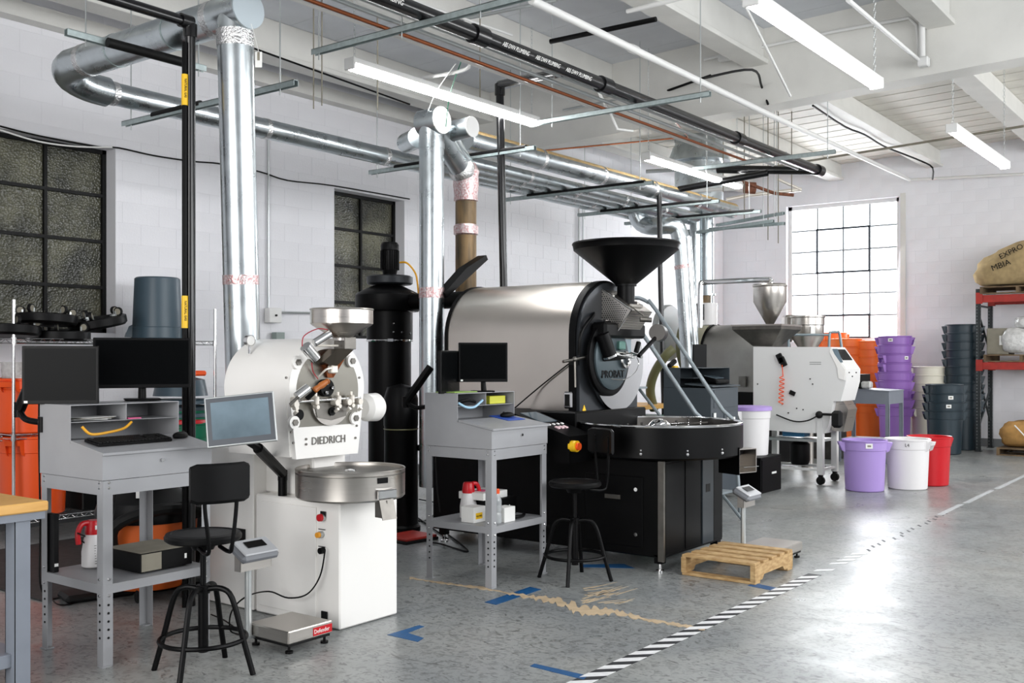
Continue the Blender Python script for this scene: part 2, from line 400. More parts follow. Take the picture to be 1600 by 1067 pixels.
struct(B().bx(WX-.02, WX+.02, y0-.12, y0-.03, .9, z1+.05).build('trim_1', m_beam))
struct(B().bx(3, WX, WY-.16, WY-.008, 4.46, 4.6).build('trim_2', m_beam))
# --- ceiling: deck boards, joists, girder
cl = struct(B().bx(-3.2, 19.1, -3.8, 9.2, 5.5, 5.6).build('ceiling', m_mortar))
def slab(x0, x1, y0, y1, zf, th):
    return [(x0, y0, zf(y0)), (x1, y0, zf(y0)), (x1, y1, zf(y1)), (x0, y1, zf(y1))], (0, 0, th)
GX = 10.2
zn = lambda y: 4.98 - .028*(y-4); zfar = lambda y: 5.16 - .028*(y-4)
x = -1.0
while x < GX:
    w_ = .61; B().poly(*slab(x, min(x+w_-.006, GX), -3.6, WY, zn, .03)).build('deck_panel', m_deck, cl); x += w_
x = GX+.3; k = 0
while x < WX:
    w_ = .2; d = .006*(k % 2); k += 1
    B().poly(*slab(x, min(x+w_-.008, WX), -3.6, WY, lambda y: zfar(y)+d, .03)).build('deck_board', m_deckfar, cl); x += w_
def joist(y, x0, x1, zb, zt, w_=.16, fl_=.26):
    b = B(); b.bx(x0, x1, y-w_/2, y+w_/2, zb+.05, zt, bev=.006); b.bx(x0, x1, y-fl_/2, y+fl_/2, zb, zb+.05, bev=.005)
    return struct(b.build('ceiling_joist', m_beam))
for y in (-1.1, .74, 2.59, 4.44, 6.3, 8.1): joist(y, -1, GX, 4.6-.028*(y-4), zn(y))
for y in (-.6, 1.35, 3.1, 4.88, 6.62, 8.35): joist(y, GX+.3, WX, 4.87-.028*(y-4), zfar(y), .2, .28)
b = B(); b.poly([(GX, -3.6, gz(-3.6)), (GX, WY, gz(WY)), (GX, WY, 5.49), (GX, -3.6, 5.49)], (.3, 0, 0))
struct(b.build('ceiling_girder', m_beam))

struct(B().bx(3, WX, WY-.02, WY-.006, 0, .14).build('baseboard_left', mat('grey_base_paint', '55585a', .6))); struct(B().bx(WX-.02, WX-.006, .6, WY, 0, .14).build('baseboard_back', mat('grey_base_paint_back', '6d7072', .6)))
# ================================================================ floor marks
def tape_poly(pts, m, name, label, cat='floor tape', z=.0015, group=None):
    o = B().poly([(p[0], p[1], .0002) for p in pts], (0, 0, z)).build(name, m); return tag(o, label, cat, group)
ht = thing('hazard_tape', 'black and white diagonally striped safety tape running across the concrete floor', 'floor tape', (3.9, 2.6, 0))
b = B(ht.location); b.bx(3.75, 6.95, 2.55, 2.645, .0002, .0015); b.build('black_strip', m_tapeb, ht)
x = 3.74
while x < 7.9:
    wv = .078 + random.uniform(-.004, .004)
    if x < 6.85 or random.random() < .7:
        j = 0 if x < 6.8 else random.uniform(-.006, .006)
        B(ht.location).poly([(x+.095, 2.55+j, .0012), (x+.095+wv, 2.55+j, .0012), (x+wv, 2.645, .0012), (x, 2.645, .0012)], (0, 0, .0012)).build('white_stripe', m_tapew, ht)
    x += .15
for x0, x1 in ((10.3, 11.2), (11.3, 12.6), (12.75, 14.6)):
    tape_poly([(x0, 2.6), (x1, 2.62), (x1, 2.67), (x0, 2.66)], m_tapeo, 'worn_floor_line', 'worn pale remains of a floor line far off towards the rack', group='worn floor line remains')
for k in range(16):
    x = 8.0+k*.16+random.uniform(0, .06); y = 2.6+random.uniform(-.03, .03)
    if k == 0: scraps = B((8, 2.6, 0))
    scraps.poly([(x, y-.02, .0002), (x+.03, y-.025, .0002), (x+.1, y+.02, .0002), (x+.07, y+.026, .0002)], (0, 0, .0012))
o = scraps.build('tape_scraps', m_tapeb); tag(o, 'dark torn scraps of old floor tape trailing beyond the striped tape', 'tape scraps'); o['kind'] = 'stuff'
g = lambda u, v: P(u, v, Z=0)
tape_poly([g(757, 941), g(775, 945), g(846, 921), g(828, 917)], m_bluet, 'blue_tape', 'blue floor tape strip between tall grey desk and round stool')
tape_poly([g(828, 1041), g(835, 1037), g(919, 1056), g(912, 1062)], m_bluet, 'blue_tape', 'blue floor tape strip meeting the near end of striped tape')
tape_poly([g(605, 992), g(655, 977), g(663, 979), g(637, 989), g(662, 997), g(653, 1003)], m_bluet, 'blue_tape', 'blue arrowhead of tape on floor beside white roaster base')
tape_poly([g(1168, 915), g(1178, 911), g(1216, 919), g(1208, 923)], m_bluet, 'blue_tape', 'short blue floor tape piece at the corner of small pallet')
tape_poly([g(905, 886), g(908, 882), g(975, 881), g(992, 888)], m_bluet, 'blue_tape', 'blue floor tape in shade under the black roaster')
b = B((5.5, 3.2, 0)); ctr = [(640, 903), (700, 912), (760, 920), (822, 932), (868, 938), (905, 953), (960, 956), (1010, 968), (1060, 976), (1105, 985)]
wd = [3, 3, 4, 6, 10, 15, 8, 5, 6, 2]; up = []; dn = []
for i in range(len(ctr)-1):
    for k in range(12):
        t = k/12; u = ctr[i][0]*(1-t)+ctr[i+1][0]*t; v = ctr[i][1]*(1-t)+ctr[i+1][1]*t; h = wd[i]*(1-t)+wd[i+1]*t
        up.append(g(u, v-h*random.uniform(.05, .75))); dn.append(g(u, v+h*random.uniform(.05, .75)))
b.poly(up+dn[::-1], (0, 0, .002)); tag(b.build('floor_filler_patch', m_filler), 'irregular tan filler streak patching a crack in the concrete floor', 'floor patch')
b = B((6, 3.6, 0))
for k in range(26):
    u = 905+random.uniform(0, 70); v = 918+random.uniform(0, 26); l = random.uniform(18, 50)
    p, q = g(u, v), g(u+l, v-l*random.uniform(.05, .35)); n = V((q.y-p.y, p.x-q.x, 0)).normalized()*.007
    b.poly([p-n, q, p+n], (0, 0, .0012))
o = b.build('floor_scrapes', m_filler); tag(o, 'fan of pale scrape marks in the concrete beside round stool', 'floor scrapes'); o['kind'] = 'stuff'
# ================================================================ shop desks
def make_desk(label, loc):
    W, D, LW = .62, .57, .052; t = thing('shop_desk', label, 'desk', loc)
    for (x, y, sx, sy) in ((0, 0, 1, 1), (W, 0, -1, 1), (0, D, 1, -1), (W, D, -1, -1)):
        b = B(); pr = [(x, y), (x+sx*LW, y), (x+sx*LW, y+sy*.003), (x+sx*.003, y+sy*.003), (x+sx*.003, y+sy*LW), (x, y+sy*LW)]
        b.poly([(p[0], p[1], .33) for p in pr], (0, 0, .575)); b.poly([(p[0]+sx*.0025, p[1]+sy*.0025, 0) for p in pr], (0, 0, .4))
        b.box(x+sx*.02, y+sy*.02, .003, .05, .05, .006)
        l = b.build('leg', m_grey, t); h = B()
        for z in (.14, .18, .22, .26, .30): h.cyl((x+sx*.03, y+sy*.002, z), (x+sx*.03, y-sy*.0005, z), .006, seg=8); h.cyl((x+sx*.002, y+sy*.03, z), (x-sx*.0005, y+sy*.03, z), .006, seg=8)
        h.build('adjustment_holes', m_blackm, l)
        h = B()
        for z in (.345, .425, .87, .895):
            h.ball((x+sx*.03, y-sy*.001, z), .008, 8); h.ball((x-sx*.001, y+sy*.03, z), .008, 8)
        h.build('bolts', m_chrome, l)
    b = B()
    for z0, z1 in ((.835, .905),): b.bx(0, W, -.002, .004, z0, z1).bx(0, W, D-.004, D+.002, z0, z1).bx(-.002, .004, 0, D, z0, z1).bx(W-.004, W+.002, 0, D, z0, z1)
    b.build('apron', m_grey, t)
    b = B(); pr = [(-.005, .908), (-.005, 1.03), (.27, 1.075), (D+.005, 1.075), (D+.005, .908)]
    b.poly([(-.006, y, z) for y, z in pr], (W+.012, 0, 0)); b.build('desk_body', m_grey, t)
    b = B(); b.poly([(-.012, -.022, 1.03), (-.012, .272, 1.078), (-.012, .272, 1.09), (-.012, -.022, 1.042)], (W+.024, 0, 0)); b.build('lid', m_grey, t)
    B().cyl((W*.52, -.003, .985), (W*.52, -.014, .985), .0095, seg=14).build('lock', m_chrome, t)
    y0 = .285; b = B(); b.bx(-.006, -.002, y0, D+.005, 1.07, 1.265).bx(W+.002, W+.006, y0, D+.005, 1.07, 1.265).bx(-.006, W+.006, y0, D+.005, 1.262, 1.266).bx(-.006, W+.006, D+.001, D+.005, 1.07, 1.265)
    b.build('riser', m_grey, t); B().bx(0, W, y0+.01, D, 1.176, 1.179).build('riser_shelf', m_grey, t); B().bx(W*.5, W*.5+.004, y0+.01, D, 1.178, 1.262).build('divider', m_grey, t)
    b = B(); b.bx(.002, W-.002, .002, D-.002, .395, .4).bx(.003, W-.003, -.001, .003, .355, .4).bx(.003, W-.003, D-.003, D+.001, .355, .4).bx(-.001, .003, .003, D-.003, .355, .4).bx(W-.003, W+.001, .003, D-.003, .355, .4)
    b.build('lower_shelf', m_grey, t); return t
D1, D2 = (2.77, 4.565, 0), (5.245, 4.115, 0)
desk = make_desk('grey shop desk nearest the camera, with keyboard and two monitors', D1)
dup(desk, D2, 0, 'grey shop desk with one small monitor, in front of the black roaster')
# workbench at the left edge
wbn = thing('workbench', 'workbench with thick yellow wooden top at left edge of frame', 'workbench', (1.6, 4.75, 0))
b = B(wbn.location); b.bx(.7, 2.43, 4.44, 5.15, .815, .86, bev=.006); b.build('bench_top', m_wood, wbn)
b = B(wbn.location); b.bx(.75, 2.42, 4.455, 5.13, .78, .815); b.build('top_frame', m_greyb, wbn)
for x in (2.29, .85):
    for y in (4.47, 5.03):
        B(wbn.location).bx(x, x+.003, y, y+.085, 0, .78).bx(x, x+.07, y, y+.003, 0, .78).bx(x, x+.06, y+.08, y+.085, 0, .78).build('leg', m_greyb, wbn)
B(wbn.location).bx(.8, 2.36, 4.5, 5.1, .13, .19, bev=.003).build('lower_shelf', m_greyb, wbn)
# ================================================================ monitors
def monitor(name, label, w_, h_, loc, yaw, tilt=0, glass=m_screen, bez=.012, body=m_blackp, th=.022):
    """loc = centre of the screen; the screen looks along local -Y"""
    t = thing(name, label, 'monitor' if name == 'monitor' else 'touch screen', loc, yaw); R = RX(-tilt)
    b = B(); b.box(0, th/2, 0, w_, th, h_, bev=.003, R=Matrix.Identity(3)); b.box(0, th+.012, 0, w_*.6, .026, h_*.55, bev=.01)
    for i, p in enumerate(b.v): b.v[i] = R @ p
    b.build('housing', body, t)
    b = B(); b.box(0, -.0006, .004, w_-2*bez, .001, h_-2*bez-.008)
    for i, p in enumerate(b.v): b.v[i] = R @ p
    b.build('screen', glass, t); return t, R
yaw_cam = lambda p, d=0: math.atan2(p[1], p[0]) - PI/2 + d
pB = P(223, 567, D=5.62); mB, _ = monitor('monitor', 'wide black monitor on a stand on top of the nearer desk riser', .505, .275, pB, yaw_cam(pB, .06))
b = B(); b.cyl((0, .045, -.0), (0, .05, -.197), .018, .022, seg=12); b.build('stand_neck', m_blackp, mB)
B().box(0, .03, -.204+.004, .19, .15, .01, bev=.004).build('stand_foot', m_blackp, mB)
B().box(-.235, -.0015, -.1275, .022, .001, .012).build('sticker', m_label, mB)
pA = P(94, 586, D=5.28); mA, _ = monitor('monitor', 'black monitor on a swing arm, left of the wide monitor', .375, .3, pA, yaw_cam(pA, -.28))
B().box(-.168, -.0015, -.138, .018, .001, .012).build('sticker', m_label, mA)
pC = P(755, 566, D=7.15); mC, _ = monitor('monitor', 'small black monitor on a stand on the farther desk riser', .345, .275, pC, yaw_cam(pC, .12))
B().cyl((0, .04, -.05), (.01, .05, -.2), .014, .02, seg=12).build('stand_neck', m_blackp, mC); B().box(0, .03, -.203, .16, .12, .01, bev=.004).build('stand_foot', m_blackp, mC)
B().box(-.15, -.0015, -.126, .016, .001, .012).build('sticker', m_label, mC)
pD = P(704, 581, D=7.0); mD, _ = monitor('monitor', 'black monitor seen nearly edge-on, hung on an arm by shiny duct', .34, .29, pD, yaw_cam(pD, 1.19))
def adopt(part_root, mon):
    M = Matrix.Translation(mon.location) @ mon.rotation_euler.to_matrix().to_4x4(); T = Matrix.Translation(part_root.location)
    for ch in list(part_root.children): ch.parent = mon; ch.matrix_parent_inverse = M.inverted() @ T
    bpy.data.objects.remove(part_root)
def arm(label, pts, base, m=m_black):
    t = thing('monitor_arm', label, 'monitor arm', base)
    b = B(t.location); b.tube([pts[0], V(pts[0])*.5+V(pts[1])*.5, pts[1]], .03, 10); b.build('upper_link', m, t)
    b = B(t.location); b.tube(pts[1:], .016, 10, smooth=4); b.build('lower_link', m, t)
    b = B(t.location); b.cyl(V(pts[1])+V((0, 0, -.04)), V(pts[1])+V((0, 0, .04)), .026); b.build('joint', m, t)
    b = B(t.location); b.cyl(V(pts[-1])+V((0, 0, -.05)), V(pts[-1])+V((0, 0, .03)), .022); b.build('clamp', m, t); return t
adopt(arm('x', [P(44, 608, D=5.4), P(30, 640, D=5.4), P(40, 655, D=5.35), P(66, 660, D=5.3)], P(66, 660, D=5.3)), mA)
adopt(arm('x', [P(673, 573, D=7.3), P(634, 628, D=7.3), P(650, 637, D=7.25), P(672, 634, D=7.15)], P(672, 634, D=7.15)), mD)
# keyboard, mice, small desk things
sl = math.atan2(.045, .29)
def on_lid(D, x, y): return V((D[0]+x, D[1]+y, 1.042 + (y+.022)*math.tan(sl)*1.02 + .001))
kb = thing('keyboard', 'black full-size keyboard lying on the nearer grey desk lid', 'keyboard', on_lid(D1, .245, .16), .03)
R = RX(sl); b = B(); b.box(0, 0, .009, .43, .125, .014, bev=.003, R=R); b.build('base', m_blackp, kb)
b = B()
for r in range(6):
    for c in range(21):
        if (r == 0 and c in (1, 15)) or (c in (14, 18) and r in (2, 3)): continue
        p = R @ V((-.2+c*.02, -.048+(5-r)*.0185, .02)); b.box(p.x, p.y, p.z, .0165, .0155, .006, R=R)
b.build('keys', m_blackm, kb)['kind'] = 'stuff'
def mouse(label, p, rz):
    t = thing('computer_mouse', label, 'mouse', p, rz); b = B(); b.ball((0, 0, .012), .03, 16, sz=.75, sx=1.05, sy=1.9); b.v = [V((p_.x, p_.y, max(p_.z, .001))) for p_ in b.v]; b.build('shell', m_blackp, t)
    B().cyl((-.004, .028, .0295), (.004, .028, .0295), .008, seg=10).build('scroll_wheel', m_blackm, t)
mouse('black mouse at right end of the nearer grey desk lid', on_lid(D1, .555, .17), -1.2)
pm = P(775, 645, Y=4.37); pm = on_lid(D2, .47, .23)
tag(B((pm.x, pm.y, pm.z)).box(pm.x, pm.y, pm.z+.003, .2, .17, .004, R=R, bev=.001).build('mouse_pad', m_blue), 'blue mouse pad on the lid of farther grey desk', 'mouse pad')
mouse('black mouse on the blue mouse pad', pm+V((0, 0, .008)), 1.2)
# contents of risers
t = thing('paper_clutter', 'loose papers and pouch in left pigeonhole of nearer desk', 'papers', (D1[0]+.14, D1[1]+.4, 1.182))
for k in range(4): B().box(.01*k, -.01*k, .002+.004*k, .2, .12, .002, rz=.2*k-.3).build('sheet', (m_label, m_film, m_cardg, m_label)[k], t)
b = B((0, 0, 0)); b.tube([(D1[0]+.06, D1[1]+.29, 1.155), (D1[0]+.1, D1[1]+.27, 1.115), (D1[0]+.2, D1[1]+.27, 1.12), (D1[0]+.29, D1[1]+.28, 1.135), (D1[0]+.34, D1[1]+.29, 1.165)], .007, 8, smooth=5)
tag(b.build('yellow_strap', m_yellowcord), 'yellow strap hanging out of the nearer desk pigeonholes', 'strap')
tag(B((D1[0]+.36, D1[1]+.3, 1.183)).box(D1[0]+.36, D1[1]+.31, 1.184, .07, .05, .006, rz=.1).build('pink_notes', m_pink), 'pink sticky notes beside divider of nearer desk riser', 'sticky notes')
t = thing('strap_bundle', 'pale blue looped strap spilling from farther desk pigeonhole', 'strap', (D2[0]+.12, D2[1]+.3, 1.182))
B().tube([(-.1, 0, .02), (-.05, -.03, -.01), (.03, -.03, -.012), (.1, -.02, .012), (.16, 0, .03)], .008, 8, smooth=5).build('strap', m_cyan, t); B().tube([(-.08, .03, .02), (0, .0, .035), (.1, .02, .02)], .012, 8, smooth=5).build('dark_cable', m_blackp, t)
tag(B().bx(D2[0]+.4, D2[0]+.58, D2[1]+.33, D2[1]+.42, 1.181, 1.235, bev=.002).build('yellow_box', mat('lime_box', 'c8c83a', .5)), 'yellow-green carton in right pigeonhole of farther desk', 'box')
tag(B().bx(D2[0]+.02, D2[0]+.26, D2[1]+.33, D2[1]+.5, 1.268, 1.274).build('green_booklet', mat('green_cover', '8fae5a', .6)), 'thin green booklet on top of farther desk riser', 'booklet')
# lower shelf of nearer desk
def sprayer(label, x, y, s=1):
    t = thing('pressure_sprayer', label, 'sprayer', (x, y, .401)); B().lathe([(.045*s, 0), (.062*s, .01), (.062*s, .09*s), (.05*s, .16*s), (.04*s, .19*s)], seg=24).build('bottle', m_canw, t)
    B().lathe([(.044*s, .185*s), (.046*s, .2*s), (.04*s, .25*s), (.034*s, .262*s)], seg=24).build('cap', m_red, t)
    B().tube([(-.03*s, 0, .25*s), (-.07*s, 0, .245*s), (-.092*s, 0, .2*s), (-.088*s, 0, .14*s)], .015*s, 10, smooth=4).build('handle', m_red, t)
    B().box(.0, -.043*s, .225*s, .03*s, .004, .022*s).build('label', m_label, t)
    b = B(); [b.box(-.02*s, -.0605*s+.011*k*s*.09, .03*s+k*.014*s, .012*s, .002, .002) for k in range(8)]; b.build('graduation_marks', m_blackm, t); return t
ps = P(146, 886, Z=.401); s1 = sprayer('white pressure sprayer with red top on lower shelf of nearer desk', ps.x, ps.y, .95)
text('D', .032, (.012, -.0635, .06), FACE_NY, m_blackm, s1, 'letter')
t = thing('mini_computer', 'dusty black slim computer case on lower shelf of nearer desk', 'computer', (D1[0]+.4, D1[1]+.2, .401), 0)
B().bx(-.15, .16, -.13, .19, .008, .105, bev=.004).build('case', m_blackp, t); B().bx(-.148, .158, -.128, .188, .1052, .1062).build('dust_layer', m_cardg, t)
B().bx(-.145, -.03, -.1325, -.1305, .012, .1).build('dusty_panel', m_cardg, t); B().bx(.11, .122, -.1325, -.1305, .045, .07).build('emblem', m_label, t)
for x in (-.12, .13): B().bx(x-.01, x+.01, -.1, .15, 0, .008).build('foot', m_blackm, t)
t = thing('small_computer', 'upright black computer box behind left leg of nearer desk', 'computer', (D1[0]+.12, D1[1]+.47, .401)); B().bx(-.11, -.08, 0, .07, 0, .3, bev=.003).build('case', m_blackp, t); B().bx(-.105, -.085, -.002, 0, .03, .045).build('sticker', m_label, t)
b = B(); b.tube([(D1[0]+.15, D1[1]+.45, .55), (D1[0]+.28, D1[1]+.4, .42), (D1[0]+.33, D1[1]+.5, .41), (D1[0]+.2, D1[1]+.54, .45)], .004, 6, smooth=6); b.tube([(D1[0]+.1, D1[1]+.4, .6), (D1[0]+.25, D1[1]+.5, .55), (D1[0]+.4, D1[1]+.57, .62), (D1[0]+.45, D1[1]+.6, .85)], .004, 6, smooth=6)
tag(b.build('cable_tangle', m_blackp), 'black cables looping above lower shelf of nearer desk', 'cables')
b = B(); b.tube([P(78, 930, Z=.02), P(90, 944, Z=.01), P(115, 942, Z=.01), P(135, 925, Z=.01)], .005, 6, smooth=6); tag(b.build('floor_cable', m_blackp), 'black cable loop on floor under the nearer desk', 'cable')
# cables down the left side
b = B(); b.tube([P(61, 628, D=5.45), P(61, 700, D=5.45), P(63, 820, D=5.45), P(62, 900, D=5.4), P(66, 925, D=5.4)], .005, 6, smooth=4); tag(b.build('monitor_cable', m_blackp), 'black cable dropping straight down from the leftmost monitor', 'cable')
b = B(); b.tube([P(702, 612, D=7.05), P(676, 640, D=7.0), P(680, 700, D=6.98), P(683, 760, D=6.98), P(688, 800, D=7.0)], .005, 6, smooth=5); tag(b.build('monitor_cable', m_blackp), 'black cable hanging past the side of farther desk', 'cable')
# lower shelf of farther desk
ps = P(716, 812, Z=.401); s2 = sprayer('white pressure sprayer with red cap on lower shelf of farther desk', D2[0]+.2, D2[1]+.36, .95)
s2.rotation_euler.z = PI*.9
t = thing('glove_box', 'small white glove carton with yellow panel on farther desk shelf', 'box', (D2[0]+.1, D2[1]+.25, .401)); B().bx(-.05, .075, -.06, .05, 0, .105, bev=.002).build('carton', m_label, t)
B().bx(-.03, .04, -.0615, -.06, .025, .065).build('yellow_panel', m_yellow, t); text('GLOVES', .017, (-.026, -.062, .038), FACE_NY, m_blackm, t)
t = thing('drink_bottle', 'clear plastic drink bottle with orange cap on farther desk shelf', 'bottle', (D2[0]+.14, D2[1]+.07, .401)); 
m_clear = mat('clear_plastic', 'cfd4d6', .12, spec=.8, alpha=.55)
B().lathe([(.03, 0), (.036, .008), (.036, .06), (.031, .075), (.036, .09), (.036, .15), (.03, .175), (.019, .19), (.018, .205)], seg=24).build('bottle', m_clear, t); B().lathe([(.022, .2), (.022, .228), (.018, .232)], seg=20).build('cap', m_orange, t)
t = thing('white_box', 'white box standing behind front leg of farther desk', 'box', (D2[0]+.25, D2[1]+.08, .401)); B().bx(-.06, .06, -.04, .05, 0, .1, bev=.002).build('carton', m_label, t)
t = thing('black_projector', 'black slim computer case on the farther desk shelf', 'computer', (D2[0]+.42, D2[1]+.32, .401)); B().bx(-.17, .12, -.12, .12, .006, .13, bev=.004).build('case', m_blackp, t); B().bx(.03, .04, -.1225, -.12, .05, .08).build('emblem', m_label, t)
for x in (-.13, .08): B().bx(x, x+.02, -.1, .1, 0, .007).build('foot', m_blackm, t)
t = thing('white_carton', 'flat white carton lying on the black computer case', 'box', (D2[0]+.36, D2[1]+.32, .533)); B().bx(-.17, .1, -.1, .12, 0, .05, bev=.003).build('carton', m_label, t)
B().bx(-.1, .0, -.04, .05, .0505, .0515).build('printed_label', m_pink, t)
b = B(); b.tube([(D2[0]+.3, D2[1]+.1, .41), (D2[0]+.38, D2[1]+.06, .42), (D2[0]+.46, D2[1]+.09, .412), (D2[0]+.52, D2[1]+.12, .415)], .012, 8, smooth=4); tag(b.build('power_brick_cable', m_blackp), 'thick black power lead at right of farther desk shelf', 'cable')
# ================================================================ stools
def make_stool(label, loc, rz):
    t = thing('drafting_stool', label, 'stool', loc, rz)      # backrest towards local -Y
    B().lathe([(0.0, .625), (.165, .63), (.178, .64), (.18, .655), (.172, .668), (.15, .672), (.145, .667), (0, .669)], seg=40).build('seat', m_blackp, t)
    B().cyl((0, 0, .1), (0, 0, .4), .024, seg=16).cyl((0, 0, .4), (0, 0, .62), .014, seg=14).cyl((0, 0, .38), (0, 0, .42), .032, seg=16).build('spindle', m_black, t)
    B().cyl((0, 0, .59), (0, 0, .63), .05, .07).build('seat_mount', m_black, t)
    for k in range(4):
        a = PI/4 + k*PI/2; c, s = math.cos(a), math.sin(a)
        l = B().tube([(.02*c, .02*s, .40), (.09*c, .09*s, .405), (.145*c, .145*s, .36), (.2*c, .2*s, .17), (.25*c, .25*s, .0)], .0135, 10, smooth=4); l.build('leg', m_black, t)
    B().torus((0, 0, .165), .2, .0115, seg=40).build('foot_ring', m_black, t)
    for s in (-1, 1):
        B().tube([(s*.05, -.08, .61), (s*.055, -.19, .6), (s*.055, -.225, .64), (s*.075, -.225, .82), (s*.075, -.225, .97)], .010, 8, smooth=4).build('back_support', m_black, t)
    b = B(); n = 10; prof = []
    for zz, yy in ((.835, 0), (.85, -.012), (1.01, -.012), (1.02, 0), (1.01, .012), (.85, .012)): prof.append((zz, yy))
    rows = []
    for i in range(n+1):
        x = -.14 + .28*i/n; cy = -.245 + 1.6*x*x; e = .012*(abs(i-n/2) > n/2-1)
        rows.append([V((x, cy+yy, zz + (e if zz < .9 else -e)))for zz, yy in prof])
    vs = [p for r in rows for p in r]; m_ = len(prof); fs = [(i*m_+j, i*m_+(j+1) % m_, (i+1)*m_+(j+1) % m_, (i+1)*m_+j) for i in range(n) for j in range(m_)]
    fs += [list(range(m_)), [n*m_+j for j in range(m_)]]; b._add(vs, fs); b.build('backrest', m_blackp, t)
    return t
dv = V((.6*SA-.8*CA, -.6*CA-.8*SA)); st = make_stool('black round stool with backrest in front of the nearest desk', (3.02, 4.12, 0), math.atan2(dv.y, dv.x)+PI/2)
dv = V((.85*SA+.5*CA, -.85*CA+.5*SA)); dup(st, (5.81, 3.84, 0), math.atan2(dv.y, dv.x)+PI/2, 'black round stool standing in front of the black roaster')
# ================================================================ bench scales
def make_scale(label, loc, rz=0):
    t = thing('platform_scale', label, 'scale', loc, rz)       # origin: front-left corner of the platform at floor
    B().bx(0, .3, 0, .32, .052, .118, bev=.006).build('platform', m_steel, t)
    B().bx(.01, .29, .01, .31, .038, .052).build('base_frame', m_blackm, t)
    for x in (.03, .27):
        for y in (.03, .29): B().cyl((x, y, 0), (x, y, .012), .02, seg=14).cyl((x, y, .012), (x, y, .04), .007, seg=8).build('foot', m_blackp, t)
    B().cyl((-.02, .29, .05), (-.02, .29, .46), .018, seg=16).bx(-.04, .02, .27, .31, .045, .06).build('column', m_conduit, t)
    B().bx(-.1, .1, .25, .255, .41, .48).bx(-.1, .1, .25, .3, .405, .41).bx(-.1, -.097, .25, .3, .41, .5).bx(.097, .1, .25, .3, .41, .5).build('bracket', m_steel, t)
    Rt = RX(.5); h = B(); h.box(0, .27, .5, .24, .15, .05, bev=.018, R=Rt); h.build('indicator', mat('grey_plastic', '6d7075', .45), t)
    h = B(); h.box(0, .27-.014, .5+.024, .215, .125, .012, bev=.005, R=Rt); hd = h.build('face_plate', mat('light_grey_plastic', 'b4b6b9', .4), t)
    q = Rt @ V((0, .02, .032)); B().box(0, .27+q.y-.014, .5+q.z, .12, .05, .002, R=Rt).build('display', m_blackp, t)
    return t
s1 = make_scale('steel platform scale on a post, beside the white roaster', (3.45, 4.01, 0))
B().bx(.165, .295, -.002, .001, .062, .104).build('red_badge', m_red, s1); text('Defender', .031, (.169, -.0025, .073), FACE_NY, m_label, s1, sx=.9)
s2 = dup(s1, (7.1, 2.9, 0), 0, 'steel platform scale beyond the small pallet, by black roaster')
for ch in list(s2.children):
    if ch.name.split('.')[0] in ('red_badge', 'lettering'): bpy.data.objects.remove(ch)
for ch in s2.children:
    if ch.name.split('.')[0] in ('platform', 'base_frame', 'foot'): ch.scale = (1.35, 1.0, 1)
b = B(); b.tube([P(508, 860, X=3.9), P(500, 900, X=3.88), P(480, 928, X=3.86), P(450, 934, X=3.84), P(420, 924, X=3.8), P(385, 932, X=3.6), P(362, 955, X=3.5), P(360, 985, Z=.01), P(378, 990, Z=.01), P(352, 970, Z=.01), P(330, 960, Z=.01)], .0045, 6, smooth=6)
tag(b.build('power_cord', m_blackp), 'thin black cord sagging from white roaster base to the floor', 'cable')
# ================================================================ small pallet
t = thing('small_pallet', 'small new pine pallet on floor in front of black roaster', 'pallet', (6.7, 3.05, 0))
for k, x in enumerate((6.38, 6.52, 6.66, 6.80, 6.94)): B(t.location).bx(x, x+.085, 2.79, 3.33, .125, .143, bev=.002).build('deck_board', m_pine, t)
for y in (2.79, 3.30): B(t.location).poly([(6.38, y, .02), (6.5, y, .02), (6.53, y, .05), (6.85, y, .05), (6.88, y, .02), (7.03, y, .02), (7.03, y, .125), (6.38, y, .125)], (0, .035, 0)).build('stringer', m_pine, t)
for x in (6.38, 6.94): B(t.location).bx(x, x+.085, 2.79, 3.33, 0.001, .019, bev=.002).build('bottom_board', m_pine, t)
# ================================================================ white roaster
def arch(cx, half, spring, zb, hb=None, n=20, hmid=None):
    """outline in XZ: straight sides narrowing to hb at the bottom, semicircular top"""
    hb = half if hb is None else hb; pts = [(cx-hb, zb)]
    pts += [(cx-half*math.cos(PI*i/n), spring+half*math.sin(PI*i/n)) for i in range(n+1)] + [(cx+hb, zb)]
    return pts
wr = thing('coffee_roaster', 'white enamel coffee roaster with steel hopper and open steel cooling tray', 'roaster', (4.1, 4.7, 0))
O = wr.location
def wp(name, b, m, parent=wr, label=None, **k): return b.build(name, m, parent, label, **k)
W = lambda: B(O)
wp('cabinet', W().bx(3.93, 4.39, 4.145, 4.86, .004, .7, bev=.008), m_white)
wp('cabinet_door', W().bx(3.922, 3.93, 4.33, 4.82, .05, .665, bev=.003), m_white)
wp('rear_column', W().bx(3.93, 4.33, 4.88, 5.36, .004, .96, bev=.006), m_white)
wp('pedestal', W().bx(4.02, 4.28, 4.46, 4.88, .7, .96, bev=.01), m_white)
b = W(); b.poly([(x, 4.37, z) for x, z in arch(4.02, .285, 1.33, .955, .25, 28)], (0, .53, 0)); wp('drum_housing', b, m_white, ang=30)
b = W(); b.tube([(3.737, 4.372, 1.1), (3.737, 4.9, 1.1)], .0015, 6).bx(3.9, 4.2, 4.9, 4.98, 1.1, 1.4, bev=.01); wp('rear_panel', b, m_white)
b = W(); b.poly([(x, 4.335, z) for x, z in arch(4.02, .285, 1.33, .945, .235, 28)], (0, .035, 0)); wp('face_plate', b, m_white, ang=30)
b = W(); pts = [(x, 4.333, max(z, 1.12)) for x, z in arch(4.02, .235, 1.32, 1.12, .225, 24)]; b.poly(pts, (0, .006, 0)); wp('drum_face', b, mat('satin_drum_face', '8b8880', .3, 1, var=.08, vs=5))
